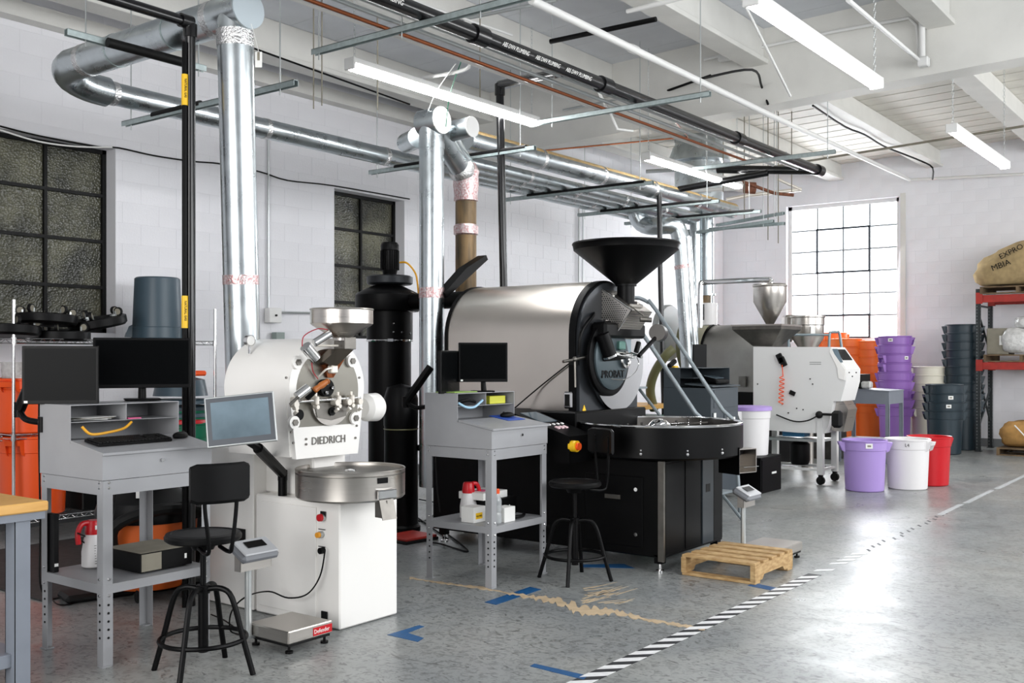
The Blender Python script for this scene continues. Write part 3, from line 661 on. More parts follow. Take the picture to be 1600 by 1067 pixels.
for (u, v) in ((463, 566), (548, 564), (458, 660), (553, 653)):
    p = P(u, v, Y=4.33); lg = wp('lug', W().cyl((p.x, 4.336, p.z), (p.x, 4.315, p.z), .036, seg=24), m_white); wp('bolt_head', W().cyl((p.x, 4.316, p.z), (p.x, 4.305, p.z), .019, seg=6), m_steeld, lg)
b = W()
for (u, v) in ((447, 590), (455, 675), (561, 590), (557, 665), (555, 684), (458, 692), (478, 686), (478, 694)): p = P(u, v, Y=4.334); b.cyl((p.x, 4.336, p.z), (p.x, 4.328, p.z), .007, seg=8)
wp('small_screws', b, m_steeld)
p = P(487, 694, Y=4.33); text('DIEDRICH', .062, (p.x, 4.332, p.z-.004), FACE_NY, m_steeld, wr, 'brand_lettering', .002, sx=.93, off=O)
# discharge door, shafts, levers
pc = P(517, 640, Y=4.32)
b = W(); n = 16; o_ = [(pc.x+.14*math.cos(PI+PI*i/n), 4.315, 1.24+.12*math.sin(PI+PI*i/n)) for i in range(n+1)]; b.poly(o_, (0, .018, 0)); wp('discharge_door', b, m_steel)
b = W(); b.poly([(pc.x-.13, 4.31, 1.25), (pc.x+.13, 4.31, 1.25), (pc.x+.11, 4.31, 1.17), (pc.x, 4.31, 1.15), (pc.x-.11, 4.31, 1.17)], (0, .012, 0)); wp('door_shield', b, m_steeld)
b = W(); b.cyl((pc.x-.005, 4.309, 1.2), (pc.x-.005, 4.3, 1.2), .024).cyl((P(470, 650, Y=4.31).x, 4.326, 1.19), (P(470, 650, Y=4.31).x, 4.318, 1.19), .03); wp('sight_port', b, m_black)
x0, x1 = P(455, 632, Y=4.29).x, P(563, 632, Y=4.29).x
wp('cross_shaft', W().cyl((x0, 4.29, 1.262), (x1, 4.29, 1.272), .008, seg=12), m_chrome)
b = W()
for f in (.05, .34, .66, .86): X_ = x0+(x1-x0)*f; b.box(X_, 4.295, 1.266, .026, .05, .05, bev=.006).cyl((X_, 4.29, 1.28), (X_, 4.29, 1.31), .008, seg=8).cyl((X_, 4.27, 1.23), (X_, 4.30, 1.23), .012, seg=10)
wp('shaft_brackets', b, m_cream2)
b = W()
for f in (.04, .62, .8, .97): X_ = x0+(x1-x0)*f; b.cyl((X_, 4.268, 1.25), (X_, 4.31, 1.25), .018, seg=14).cyl((X_, 4.265, 1.215), (X_, 4.29, 1.2), .009, seg=10)
wp('clamp_collars', b, m_cream2)
a, c = P(453, 632, Y=4.24), P(468, 618, Y=4.22); wp('lever_rod', W().cyl(a, c, .008, seg=10), m_steeld)
a, c = P(464, 620, Y=4.22), P(482, 606, Y=4.2); wp('counterweight', W().cyl(a, c, .027, seg=22), m_chrome)
a, c = P(478, 622, Y=4.25), P(490, 610, Y=4.22); tr = wp('sampling_trier', W().cyl(a, c, .021, seg=18), m_black)
a, c = P(489, 611, Y=4.22), P(514, 594, Y=4.19); d = (c-a).normalized(); wp('wooden_handle', W().lathe([(.012, 0), (.019, .01), (.015, .04), (.02, .06), (.014, .1), (.018, (c-a).length-.01), (.01, (c-a).length)], a, d, 16), m_handle, tr)
b = W(); pz = P(512, 606, Y=4.3); b.cyl(pz, pz+V((0, .03, 0)), .05, seg=20); wp('drum_bearing', b, m_black)
b = W(); 
for a_ in (0, 2.1, 4.2): b.ball((pz.x+.03*math.cos(a_), pz.y-.01, pz.z+.03*math.sin(a_)), .012, 8)
wp('bearing_bolts', b, m_chrome)
a, c = P(477, 541, Y=4.24), P(493, 560, Y=4.24); wp('air_cylinder', W().cyl(a, c, .032, seg=22), m_chrome)
a, c = P(491, 536, Y=4.22), P(515, 521, Y=4.2); wp('air_cylinder', W().cyl(a, c, .022, seg=20), m_chrome)
a, c = P(492, 540, Y=4.24), P(528, 540, Y=4.24); wp('damper_rod', W().cyl(a, c, .006, seg=8), m_cream2)
b = W(); b.tube([P(472, 541, Y=4.24), P(475, 525, Y=4.24), P(495, 514, Y=4.25), P(512, 515, Y=4.22)], .003, 6, smooth=5); b.tube([P(487, 565, Y=4.3), P(489, 580, Y=4.32), P(497, 592, Y=4.32)], .003, 6, smooth=4); wp('red_wiring', b, mat('red_wire', 'a02030', .5))
b = W(); b.tube([P(499, 588, Y=4.31), P(510, 577, Y=4.27), P(520, 575, Y=4.27)], .006, 6, smooth=4).box(*P(520, 577, Y=4.28), .05, .04, .045, bev=.006); wp('thermocouple', b, m_cream2)
b = W(); b.poly([P(505, 560, Y=4.3), P(522, 545, Y=4.26), P(538, 562, Y=4.28), P(521, 590, Y=4.32), P(512, 590, Y=4.32)], (0, .04, 0)); wp('bean_chute', b, m_copper)
b = W(); b.poly([P(505, 565, Y=4.27), P(528, 545, Y=4.22), P(553, 546, Y=4.22), P(523, 575, Y=4.27)], (0, .07, 0)); wp('chute_throat', b, mat('polished_chute', '6d655c', .15, 1))
b = W(); q = P(540, 536, Y=4.24); b.bx(q.x-.045, q.x+.045, 4.2, 4.29, q.z-.035, q.z+.035, bev=.003); wp('hopper_neck', b, m_steeld)
hz = P(529, 487, D=5.72); c0 = V((q.x-.02, 4.25, 0))
b = W(); b.lathe([(.168, 0.03), (.178, .03), (.181, .024), (.176, .02), (.176, -.055), (.165, -.065), (.05, -.135), (.05, -.15), (.045, -.15), (.045, -.13), (.16, -.06), (.170, -.05), (.168, .03)], (c0.x, c0.y, hz.z-.01), seg=48, caps=False); wp('hopper', b, m_steel)
# motor at right, gauge
q = P(566, 637, Y=4.5); q2 = P(590, 638, Y=4.5); wp('motor_cover', W().lathe([(.06, 0), (.085, .03), (.088, q2.x-q.x-.02), (.075, q2.x-q.x), (0, q2.x-q.x)], (q.x, 4.5, q.z), (1, 0, 0), 32), m_white)
q = P(392, 532, Y=4.74); gg = wp('pressure_gauge', W().cyl((q.x, q.y, q.z), (q.x+.0, q.y+.025, q.z), .033, seg=24).cyl((q.x, q.y+.012, q.z-.03), (q.x, q.y+.012, q.z-.075), .008, seg=8), m_chrome); wp('dial', W().cyl((q.x, q.y-.001, q.z), (q.x, q.y+.001, q.z), .027, seg=24), m_label, gg)
# cooling tray
tc = (4.055, 4.19)
b = W(); b.lathe([(0, .78), (.292, .78), (.298, .8), (.3, .885), (.304, .889), (.308, .885), (.306, .88), (.305, .735), (.295, .725), (.0, .725)], (tc[0], tc[1], 0), seg=64)
tr = wp('cooling_tray', b, m_steel)
wp('tray_hub', W().lathe([(.05, .78), (.05, .85), (.03, .875), (0, .88)], (tc[0], tc[1], 0)), m_chrome, tr)
b = W()
for k in range(3): a_ = k*2.1+.4; b.box(tc[0]+.14*math.cos(a_), tc[1]+.14*math.sin(a_), .81, .25, .01, .05, rz=a_)
wp('stirring_arm', b, m_steel, tr)
b = W(); b.lathe([(.306, .86), (.3065, .863), (.3065, .866), (.306, .869)], (tc[0], tc[1], 0), seg=64); wp('rim_seam', b, m_steeld, tr)
def on_cyl(c, r, u, z):       # point of a vertical cylinder wall seen in column u, near side
    a_ = (u-800)/1600.; d = V((CA+a_*SA, SA-a_*CA)); d.normalize(); o = V((-c[0], -c[1])); t = -o.dot(d); h = (o+d*t).length; t -= math.sqrt(max(0, r*r-h*h)); p = d*t; n = V((p.x-c[0], p.y-c[1])).normalized(); return V((p.x, p.y, z)), V((n.x, n.y, 0))
q, n = on_cyl(tc, .306, 598, .84); b = W(); b.box(q.x, q.y, q.z, .065, .008, .03, rz=math.atan2(n.y, n.x)+PI/2); wp('badge', b, m_black, tr)
q, n = on_cyl(tc, .306, 603, .77); az = math.atan2(n.y, n.x)+PI/2
wp('tray_gate', W().box(q.x+n.x*.01, q.y+n.y*.01, .765, .13, .02, .05, rz=az, bev=.006), m_chrome, tr)
b = W(); q0 = q - n*.0; tx = V((math.cos(az), math.sin(az), 0)); b.poly([V((q0.x, q0.y, .735))-tx*.05, V((q0.x, q0.y, .735))+tx*.05, V((q0.x, q0.y, .63))+tx*.05+n*.03, V((q0.x, q0.y, .63))-tx*.05+n*.03], tuple(n*.004)); b.box(q0.x-n.x*.04, q0.y-n.y*.04, .68, .004, .1, .1, rz=az); wp('discharge_spout', b, m_steeld, tr)
for (u, v, m_, r) in ((508, 808, m_red, .022), (505, 835, mat('amber_lens', 'e39a2a', .3), .017)):
    q = P(u-3, v, X=3.922); k = wp('push_button', W().cyl((3.926, q.y, q.z), (3.905, q.y, q.z), .019, seg=20), m_conduit); wp('button_cap', W().cyl((3.905, q.y, q.z), (3.888, q.y, q.z), r, r*.9, seg=20), m_, k)
q = P(504, 860, X=3.922); wp('plug_socket', W().cyl((3.93, q.y, q.z), (3.9, q.y, q.z), .018, seg=16), m_black)
b = W()
for v in (827, 854): q = P(503, v, X=3.922); b.box(3.921, q.y, q.z, .003, .055, .004)
q = P(507, 962, X=3.922); b.box(3.92, q.y, q.z, .006, .045, .05); q = P(505, 803, X=3.922); b.box(3.92, q.y, q.z, .004, .04, .03)
wp('panel_marks', b, m_blackm)
wp('side_vent', W().box(3.93, 4.55, .66, .002, .002, .01).box(3.924, 5.0, .42, .01, .1, .12), m_blackm)
# touch screen on its arm
pt = P(376, 655, D=5.25); ts, _ = monitor('touch_screen', 'silver framed touch screen tilted on black arm beside white roaster', .35, .262, pt, yaw_cam(pt, -.1), tilt=.25, glass=m_tscreen, bez=.03, body=m_conduit); ts.rotation_euler.y = -.1
b = B(); b.box(0, -.0003, 0, .335, .001, .247)
for i, p in enumerate(b.v): b.v[i] = RX(-.25) @ p
b.build('bezel', mat('graphite_bezel', '4b4f55', .4), ts)
ar = thing('screen_arm', 'black articulated arm carrying the touch screen', 'monitor arm', (3.965, 4.66, .7))
B(ar.location).cyl((3.965, 4.66, .7), (3.965, 4.66, .79), .026).build('post', m_black, ar)
B(ar.location).cyl((3.965, 4.66, .79), (3.965, 4.66, .85), .028).build('elbow', m_black, ar)
qa, qb = V((3.965, 4.66, .83)), P(403, 700, D=5.5)
B(ar.location).tube([qa, qb], .03, 8).build('lower_link', m_black, ar); B(ar.location).tube([qb, P(390, 692, D=5.42), pt+V((CA, SA, 0))*.06], .02, 8).build('upper_link', m_black, ar)
adopt(ar, ts)
# ================================================================ black roaster
br = thing('coffee_roaster', 'large black coffee roaster with brushed steel hood and black cone hopper', 'roaster', (6.9, 4.6, 0)); O2 = br.location
W2 = lambda: B(O2)
def bp_(name, b, m, parent=br, label=None, **k): return b.build(name, m, parent, label, **k)
prof = lambda h, zb: arch(6.975, h, 1.67, zb, None, 32)
bp_('drum_hood', W2().poly([(x, 4.37, z) for x, z in prof(.445, 1.1)], (0, 1.22, 0)), m_steelh, ang=25)
bp_('hood_rear_rim', W2().poly([(x, 5.59, z) for x, z in prof(.455, 1.1)], (0, .03, 0)), m_black, ang=25)
bp_('front_plate', W2().poly([(x, 4.31, z) for x, z in prof(.45, 1.0)], (0, .06, 0)), m_black, ang=25)
bp_('front_casting', W2().poly([(x, 4.28, z) for x, z in arch(6.975, .435, 1.665, 1.08, None, 28)], (0, .03, 0)), mat('dark_cast_iron', '33363a', .35, .6), ang=25)
bp_('upper_base', W2().bx(6.37, 7.42, 4.2, 5.62, .76, 1.1, bev=.01), m_black)
bp_('base', W2().bx(6.35, 7.3, 3.46, 5.6, .1, .78, bev=.008), m_black)
b = W2().bx(6.341, 6.35, 3.62, 4.1, .16, .66, bev=.003); dr = bp_('door', b, m_black)
b = W2(); b.bx(6.336, 6.342, 3.8, 3.93, .49, .52); bp_('door_handle', b, m_steeld, dr)
b = W2()
for z in (.25, .57): b.cyl((6.342, 3.67, z), (6.33, 3.67, z), .014, seg=14)
bp_('door_knob', b, m_chrome, dr)
for i, (x0, x1, dy, m_) in enumerate(((6.38, 6.66, .004, m_black), (6.68, 6.92, .006, m_black), (6.94, 7.12, .012, mat('lit_black_panel', '2b3238', .3)), (7.14, 7.29, .004, m_black))):  # third panel: light falling on black is put into its grey-blue colour
    pn = bp_('front_panel', W2().bx(x0, x1, 3.46-dy, 3.465, .12, .76, bev=.002), m_)
    if i == 2: bp_('latch_recess', W2().bx(6.99, 7.06, 3.446, 3.449, .5, .56), m_blackm, pn)
for x, y in ((6.38, 3.5), (7.26, 3.5), (6.38, 5.5), (7.26, 5.5)): lg = bp_('leg', W2().bx(x-.03, x+.03, y-.03, y+.03, .06, .12), m_black); bp_('levelling_foot', W2().cyl((x, y, 0), (x, y, .07), .014, seg=12).cyl((x, y, 0), (x, y, .012), .03, seg=16), m_chrome, lg)
bp_('corner_post', W2().bx(6.33, 6.352, 3.445, 3.49, .08, .78), m_steeld)
tc2 = (6.86, 3.77)
tr = bp_('cooling_tray', W2().lathe([(0, .9), (.595, .9), (.6, 1.02), (.62, 1.02), (.62, .80), (.60, .785), (0, .785)], (tc2[0], tc2[1], 0), seg=80), m_black)
bp_('tray_bed', W2().lathe([(0, .906), (.596, .906), (.598, 1.021)], (tc2[0], tc2[1], 0), seg=64, caps=False), mat('tray_bed_steel', '5d5a57', .4, .9), tr, recalc=False)
bp_('tray_rim', W2().torus((tc2[0], tc2[1], 1.021), .612, .011, seg=80), m_chrome, tr)
bp_('mixer_hub', W2().lathe([(.1, .905), (.1, .95), (.085, 1.0), (.05, 1.035), (0, 1.045)], (tc2[0]-.0, tc2[1], 0), seg=28), m_chrome, tr)
for k in range(2):
    a_ = -.2 + PI*k; c, s = math.cos(a_), math.sin(a_); b = W2().box(tc2[0]+.32*c, tc2[1]+.32*s, .995, .5, .035, .012, rz=a_)
    for j in range(3): b.box(tc2[0]+(.2+.15*j)*c, tc2[1]+(.2+.15*j)*s, .945, .12, .01, .08, rz=a_+.6).cyl((tc2[0]+(.2+.15*j)*c, tc2[1]+(.2+.15*j)*s, .95), (tc2[0]+(.2+.15*j)*c, tc2[1]+(.2+.15*j)*s, 1.025), .008, seg=8)
    bp_('mixer_arm', b, m_chrome, tr)
b = W2()
for u in (1001, 1074, 1128):
    q, n = on_cyl(tc2, .62, u, .83); b.ball(q, .013, 8); q.z = .855; b.ball(q, .009, 8)
bp_('tray_bolts', b, m_chrome, tr)
q = P(1153, 718, D=7.55); sp = bp_('discharge_spout', W2().box(q.x, q.y, q.z+.085, .17, .2, .006, rz=-.35).box(q.x, q.y, q.z-.085, .17, .2, .006, rz=-.35).box(q.x+.08, q.y-.03, q.z, .006, .2, .17, rz=-.35).box(q.x-.08, q.y+.03, q.z, .006, .2, .17, rz=-.35).box(q.x+.03, q.y+.09, q.z, .17, .006, .17, rz=-.35), m_steel)
bp_('spout_side', W2().box(q.x-.085, q.y+.032, q.z, .004, .21, .2, rz=-.35), m_black, sp)
bp_('spout_flap', W2().box(q.x, q.y-.07, q.z-.045, .155, .09, .004, rz=-.35), m_chrome, sp)
# console
b = W2(); b.poly([(6.01, 4.02, .76), (6.01, 4.02, .95), (6.01, 4.22, 1.01), (6.01, 4.58, 1.12), (6.01, 4.75, 1.12), (6.01, 4.75, .76)], (.3, 0, 0)); cs = bp_('control_console', b, m_black)
th_ = math.atan2(.11, .36); b = W2().box(6.17, 4.4, 1.067, .2, .2, .006, R=RX(th_)); bp_('console_display', b, m_tscreen, cs)
b = W2()
for i in range(3): b.box(6.09+.05*i, 4.175, 1.002, .03, .04, .012, R=RX(.29), bev=.003)
bp_('rocker_switches', b, mat('rose_switch', 'e8c8cc', .4), cs)
b = W2()
for i in range(4): b.box(6.08+.055*i, 4.24, 1.022, .022, .022, .01, R=RX(.29), bev=.003)
bp_('buttons', b, m_label, cs)
q = V((6.045, 4.0, .88)); k = bp_('emergency_stop', W2().cyl((q.x, 4.03, q.z), (q.x, 3.975, q.z), .04, seg=24), m_yellow, cs)
k = W2().cyl((q.x, 3.977, q.z), (q.x, 3.955, q.z), .026, seg=20).build('stop_knob', m_orange, br)
q = P(889, 625, X=6.53); sk = bp_('side_socket', W2().box(6.52, q.y, q.z, .03, .08, .13, bev=.012), m_chrome); bp_('socket_insert', W2().box(6.503, q.y, q.z, .004, .045, .09, bev=.002), m_blackm, sk)
bp_('sensor_cable', W2().tube([P(800, 641, X=6.4), P(840, 607, X=6.5), P(884, 572, X=6.51), P(893, 566, X=6.5)], .006, 6, smooth=3).box(*P(896, 565, X=6.5), .05, .05, .05), m_blackm)
# front drum cover
cf = P(957, 563, Y=4.26); cx, cz = cf.x, 1.47
bp_('steel_pan', W2().lathe([(0, 0), (.37, 0), (.385, .02), (.385, .05), (0, .05)], (cx+.05, 4.28, cz), (0, -1, 0), 56), m_chrome)
bp_('drum_ring', W2().lathe([(.295, .05), (.295, .075), (.27, .085), (.0, .085)], (cx-.13, 4.28, cz+.03), (0, -1, 0), 48), m_black)
dc = bp_('drum_door', W2().lathe([(.245, .08), (.245, .1), (.22, .112), (.0, .112)], (cx-.13, 4.28, cz+.03), (0, -1, 0), 48), mat('teal_grey_casting', '455156', .4, .3))
text('PROBAT', .085, (cx-.315, 4.166, cz-.12), FACE_NY, m_black, br, 'cast_lettering', .004, sx=1.05, off=O2)
bp_('upper_shroud', W2().box(cx+.0, 4.2, cz+.25, .62, .14, .12, bev=.02), m_black)
bp_('door_bar', W2().cyl((cx-.3, 4.15, cz+.03), (cx-.02, 4.15, cz+.05), .022, .03, seg=16), m_black)
bp_('door_clamp', W2().torus((cx+.02, 4.15, cz+.02), .055, .014, (0, 1, 0), 24), m_chrome)
a, c = P(941, 522, Y=4.15), P(953, 556, Y=4.12); sg = bp_('sight_tube', W2().cyl(a, c, .055, seg=24), m_black); bp_('sight_tube_rim', W2().cyl(c-(c-a)*.03, c+(c-a)*.06, .057, seg=24), m_chrome, sg)
bp_('curved_pipe', W2().tube([P(905, 555, Y=4.27), P(908, 520, Y=4.25), P(925, 495, Y=4.25), P(928, 490, Y=4.28)], .014, 8, smooth=5), m_black)
bp_('hinge_bar', W2().tube([P(880, 565, Y=4.3), P(925, 556, Y=4.24)], .012, 8).tube([P(898, 560, Y=4.28), P(899, 605, Y=4.28)], .008, 8).ball(P(898, 561, Y=4.27), .02, 10), m_steeld)
a, c = P(998, 556, Y=3.98), P(1024, 528, Y=3.96); lv = bp_('weighted_lever', W2().cyl(a, c, .016, seg=12), m_black)
q = P(1029, 520, Y=3.95); dn_ = V((-CA*.75+SA*-.35, -SA*.75+CA*.35, .05)).normalized(); bp_('counterweight', W2().cyl(q-dn_*.04, q+dn_*.04, .067, seg=32), mat('dark_turned_steel', '4d4b49', .35, .8), lv)
bp_('lever_shaft', W2().cyl(P(985, 552, Y=4.1), P(1003, 558, Y=3.98), .012).cyl(P(960, 553, Y=4.12), P(990, 556, Y=4.08), .022), m_chrome)
bp_('gate_lever', W2().cyl(P(994, 550, Y=4.0), P(998, 535, Y=4.0), .02), m_black)
bp_('chain_loop', W2().tube([P(955, 592, Y=4.14), P(975, 593, Y=4.12), P(992, 582, Y=4.1), P(998, 568, Y=4.1), P(995, 558, Y=4.1)], .003, 5, smooth=5), m_chrome)
bp_('green_valve', W2().box(*P(968, 540, Y=4.17), .09, .07, .07, bev=.01), mat('green_casting', '5d857c', .45, .2))
bp_('blue_plate', W2().box(*P(980, 537, Y=4.2), .09, .02, .2), mat('pale_plate', '7f8f96', .4, .3))
q = P(914, 646, Y=4.27); w_ = bp_('warning_triangle', W2().poly([(q.x-.065, 4.275, q.z-.055), (q.x+.065, 4.275, q.z-.055), (q.x, 4.275, q.z+.065)], (0, .006, 0)), m_yellow)
# cone hopper, neck, perforated guard
hc = P(978, 385, D=8.15); hc = V((hc.x, hc.y))
b = W2(); b.lathe([(.405, 0), (.425, .012), (.43, 0), (.425, -.006), (.417, -.045), (.085, -.315), (.085, -.33), (.078, -.33), (.078, -.31), (.405, -.045), (.405, 0)], (hc.x, hc.y, 2.405), seg=72, caps=False); bp_('cone_hopper', b, m_black, ang=30)
bp_('hopper_neck', W2().cyl((hc.x, hc.y, 2.08), (hc.x, hc.y, 1.94), .07, seg=32).cyl((hc.x, hc.y, 1.95), (hc.x, hc.y, 1.93), .09, seg=32), m_black)
bp_('hopper_collar', W2().bx(hc.x-.1, hc.x+.1, hc.y-.1, hc.y+.1, 1.88, 1.93, bev=.005), m_steeld)
gx = 6.86; gp = [(4.37, 2.1), (4.02, 1.87), (4.19, 1.655), (4.37, 1.70)]
gpo = bp_('chute_guard', W2().poly([(gx, y, z) for y, z in gp], (.34, 0, 0)), m_steel)
b = W2(); from itertools import product
def inside(y, z):
    n = len(gp); 
    for i in range(n):
        (y1, z1), (y2, z2) = gp[i], gp[(i+1) % n]
        cr = (y2-y1)*(z-z1)-(z2-z1)*(y-y1)
        if cr/math.hypot(y2-y1, z2-z1) < .014: return False
    return True
_sgn = 1
for i in range(26):
    for j in range(30):
        y, z = 4.0+i*.019+(j % 2)*.0095, 1.64+j*.0165
        if inside(y, z) or False: b.cyl((gx-.0008, y, z), (gx+.001, y, z), .0052, seg=6)
if not b.v:
    gp = gp[::-1]
    for i in range(26):
        for j in range(30):
            y, z = 4.0+i*.019+(j % 2)*.0095, 1.64+j*.0165
            if inside(y, z): b.cyl((gx-.0008, y, z), (gx+.001, y, z), .0052, seg=6)
if b.v: o = bp_('perforations', b, m_blackm, gpo); o['kind'] = 'stuff'
b = W2()
for k in range(12): f = k/12; y, z = 4.02+.17*f, 1.87-.215*f; b.box(gx+.17, y-.001, z-.001, .335, .003, .003, R=RX(.9))
bp_('guard_ribs', b, m_steeld, gpo)
bp_('guard_edge', W2().tube([(gx, 4.375, 2.105), (gx, 4.01, 1.875), (gx, 4.185, 1.65)], .006, 6), m_chrome, gpo)
bp_('slide_handle', W2().cyl(P(1000, 499, Y=4.02), P(1018, 500, Y=3.95), .02, seg=14).tube([P(985, 478, Y=4.02), P(1005, 493, Y=3.98)], .006, 6), m_steeld)
bp_('rear_duct', W2().cyl((6.98, 5.6, 2.02), (6.98, 6.48, 2.02), .075, seg=28), m_black)
b = W2(); q0, q1 = P(697, 462, Y=5.72), P(762, 404, Y=5.72); d = (q1-q0); n_ = V((0, 1, 0)).cross(d).normalized(); b.poly([q0-n_*.03, q0+n_*.02, q1+n_*.01, q1-n_*.035, q0+d*.55-n_*.07], (0, .1, 0)); bp_('raised_flap', b, m_black)
# ================================================================ cyclone
cy = thing('chaff_cyclone', 'tall black chaff cyclone with finned motor on top, between the roasters', 'cyclone', (6.98, 6.69, 0)); O3 = cy.location; cX, cY = 6.98, 6.69
z_ = lambda v: EYE+(560-v)/1600*9.6
def cp(n, b, m, parent=cy, **k): return b.build(n, m, parent, **k)
cp('lower_drum', B(O3).lathe([(.2, 0), (.2, z_(533))], (cX, cY, 0), seg=48), m_black); cp('barrel', B(O3).lathe([(.215, z_(533)), (.215, z_(487))], (cX, cY, 0), seg=48), m_black)
cp('clamp_band', B(O3).lathe([(.218, z_(534)), (.222, z_(532.5)), (.218, z_(531))], (cX, cY, 0), seg=48).box(cX-.16, cY-.16, z_(532), .05, .05, .025, rz=.8), m_chrome)
cp('inlet_scroll', B(O3).lathe([(.29, z_(487)), (.3, z_(484)), (.3, z_(462)), (.28, z_(458)), (.14, z_(447))], (cX-.03, cY, 0), seg=48), m_black)
cp('fan_flange', B(O3).lathe([(.06, z_(460)), (.1, z_(446)), (.2, z_(445)), (.215, z_(443)), (.215, z_(433)), (.19, z_(431)), (0, z_(431))], (cX, cY, 0), seg=48), mat('dark_flange', '26292d', .45, .4))
cp('motor', B(O3).lathe([(.06, z_(431)), (.07, z_(424)), (.078, z_(422)), (.078, z_(392)), (.085, z_(391)), (.085, z_(383)), (.07, z_(379)), (0, z_(378))], (cX, cY, 0), seg=32), m_blackp)
b = B(O3)
for k in range(28): a_ = 2*PI*k/28; b.box(cX+.082*math.cos(a_), cY+.082*math.sin(a_), z_(407), .014, .004, (z_(392)-z_(422)), rz=a_)
cp('motor_fins', b, m_blackp)
cp('yellow_motor_lead', B(O3).tube([P(625, 410, D=9.55), P(636, 411, D=9.5), P(648, 425, D=9.5), P(652, 440, D=9.5), P(655, 470, D=9.55)], .009, 8, smooth=5), m_yellowcord)
cp('duct_clamp', B(O3).torus((6.98, 6.42, 2.02), .085, .012, (0, 1, 0), 32), m_foil)
b = B(O3)
for u, v in ((615, 520), (628, 520), (640, 521), (615, 507)): q, n = on_cyl((cX, cY), .215, u, z_(v)); b.ball(q, .012, 8)
cp('barrel_bolts', b, m_chrome)
sd = thing('silencer_drum', 'short black drum and post standing in front of the cyclone', 'drum', (6.85, 6.15, 0)); q = P(620, 700, Y=6.2); sx_ = q.x
B(sd.location).lathe([(.17, 0), (.17, .04), (.15, .06), (.145, .9), (.15, .92), (.15, 1.15), (.12, 1.25), (0, 1.28)], (sx_, 6.15, 0), seg=40).build('drum', m_black, sd)
B(sd.location).lathe([(.148, .88), (.153, .886), (.148, .892)], (sx_, 6.15, 0), seg=40).build('band', m_olive, sd)
B(sd.location).ball((sx_+.1, 6.02, .72), .03, 10).build('knob', m_black, sd)
q = P(640, 838, Z=.03); t = thing('foot_pedal', 'flat red plate lying on the floor behind the white roaster', 'pedal', (q.x, q.y, 0)); B().box(0, 0, .035, .34, .3, .02, rz=-.1, bev=.004).build('plate', m_rackred, t); B().box(0, 0, .013, .36, .32, .024, rz=-.1, bev=.004).build('base', m_blackm, t)
b = B(); b.tube([P(652, 832, Z=.01), P(670, 846, Z=.01), P(690, 850, Z=.01), P(730, 862, Z=.01), P(720, 850, Z=.01), P(700, 835, Z=.01)], .007, 6, smooth=6); b.tube([P(655, 780, Z=.02), P(690, 790, Z=.01), P(660, 815, Z=.01), P(640, 800, Z=.01), P(700, 842, Z=.01)], .007, 6, smooth=6)
tag(b.build('floor_cables', m_blackp), 'black cables snaking over the floor behind farther desk', 'cables')
# ================================================================ trash cans
_tm = {}
def can(name, label, loc, m, r=.245, h=.58, rz=0, group=None, lab=False, up=False, lid=None, cat='bin'):
    key = (m.name, r, h, lab, up, lid.name if lid else '')
    if key in _tm: t = dup(_tm[key], loc, rz, label, group); return t
    t = thing(name, label, cat, loc, rz, group); _tm[key] = t; rb = r*.86; hb = h*.79; rm = rb+(r-rb)*.55
    b = B(); b.lathe([(rb-.015, 0), (rb, .012), (rm, hb), (r*.965, hb+.006), (r*.985, h-.022), (r*1.02, h-.018), (r*1.025, h-.004), (r*1.0, h), (r*.96, h-.006), (r*.945, hb+.01), (rm-.008, hb-.01), (rb-.01, .02), (0, .02)], seg=40)
    flip = lambda b: [b.v.__setitem__(i, V((p.x, -p.y, h-p.z))) for i, p in enumerate(b.v)] if up else None
    flip(b); b.build('body', m, t)
    for s in (-1, 1):
        b = B(); zt = h-.03; o = r+.048
        for y in (-.07, .066): b.poly([(s*r*.93, y, zt), (s*o, y*.9, zt-.004), (s*(r+.012), y*.9, hb-.004), (s*rm*.98, y, hb-.02)], (0, .004, 0))
        b.poly([(s*r*.93, -.07, zt), (s*o, -.062, zt-.004), (s*o, .062, zt-.004), (s*r*.93, .07, zt)], (0, 0, .006)); b.poly([(s*(o-.004), -.062, zt), (s*(o-.004), .062, zt), (s*(o-.016), .06, zt-.04), (s*(o-.016), -.06, zt-.04)], (s*.006, 0, 0))
        flip(b); b.build('handle', m, t)
    if lab:
        B().box(0, -r*.985, h*.9, .075, .006, .055).build('label', m_label, t); B().box(0, -r*.985-.0035, h*.9, .04, .002, .02).build('label_print', m_cardg, t)
    if lid: B().lathe([(0, h+.03), (r*.95, h+.028), (r*1.04, h+.02), (r*1.05, h-.02), (r*1.03, h-.02), (r*1.02, h+.0), (0, h+.0)], seg=40).build('lid', lid, t)
    return t
def face(p, d=0): return math.atan2(p[1], p[0])-PI/2+d
p = g(1351, 766); can('waste_bin', 'purple bin standing on the floor in front of white machine', p, m_lilac, rz=face(p, .2), lab=True)
p = g(1418, 763); c = can('waste_bin', 'white bin standing between the purple and the red bin', p, m_canw, r=.25, rz=face(p, -.35))
text('L4', .055, (.06, -.252, .5), FACE_NY, m_blackm, c)
p = g(1452, 757); can('waste_bin', 'red bin on the floor behind the white one', p, m_red, r=.25, rz=face(p, .7))
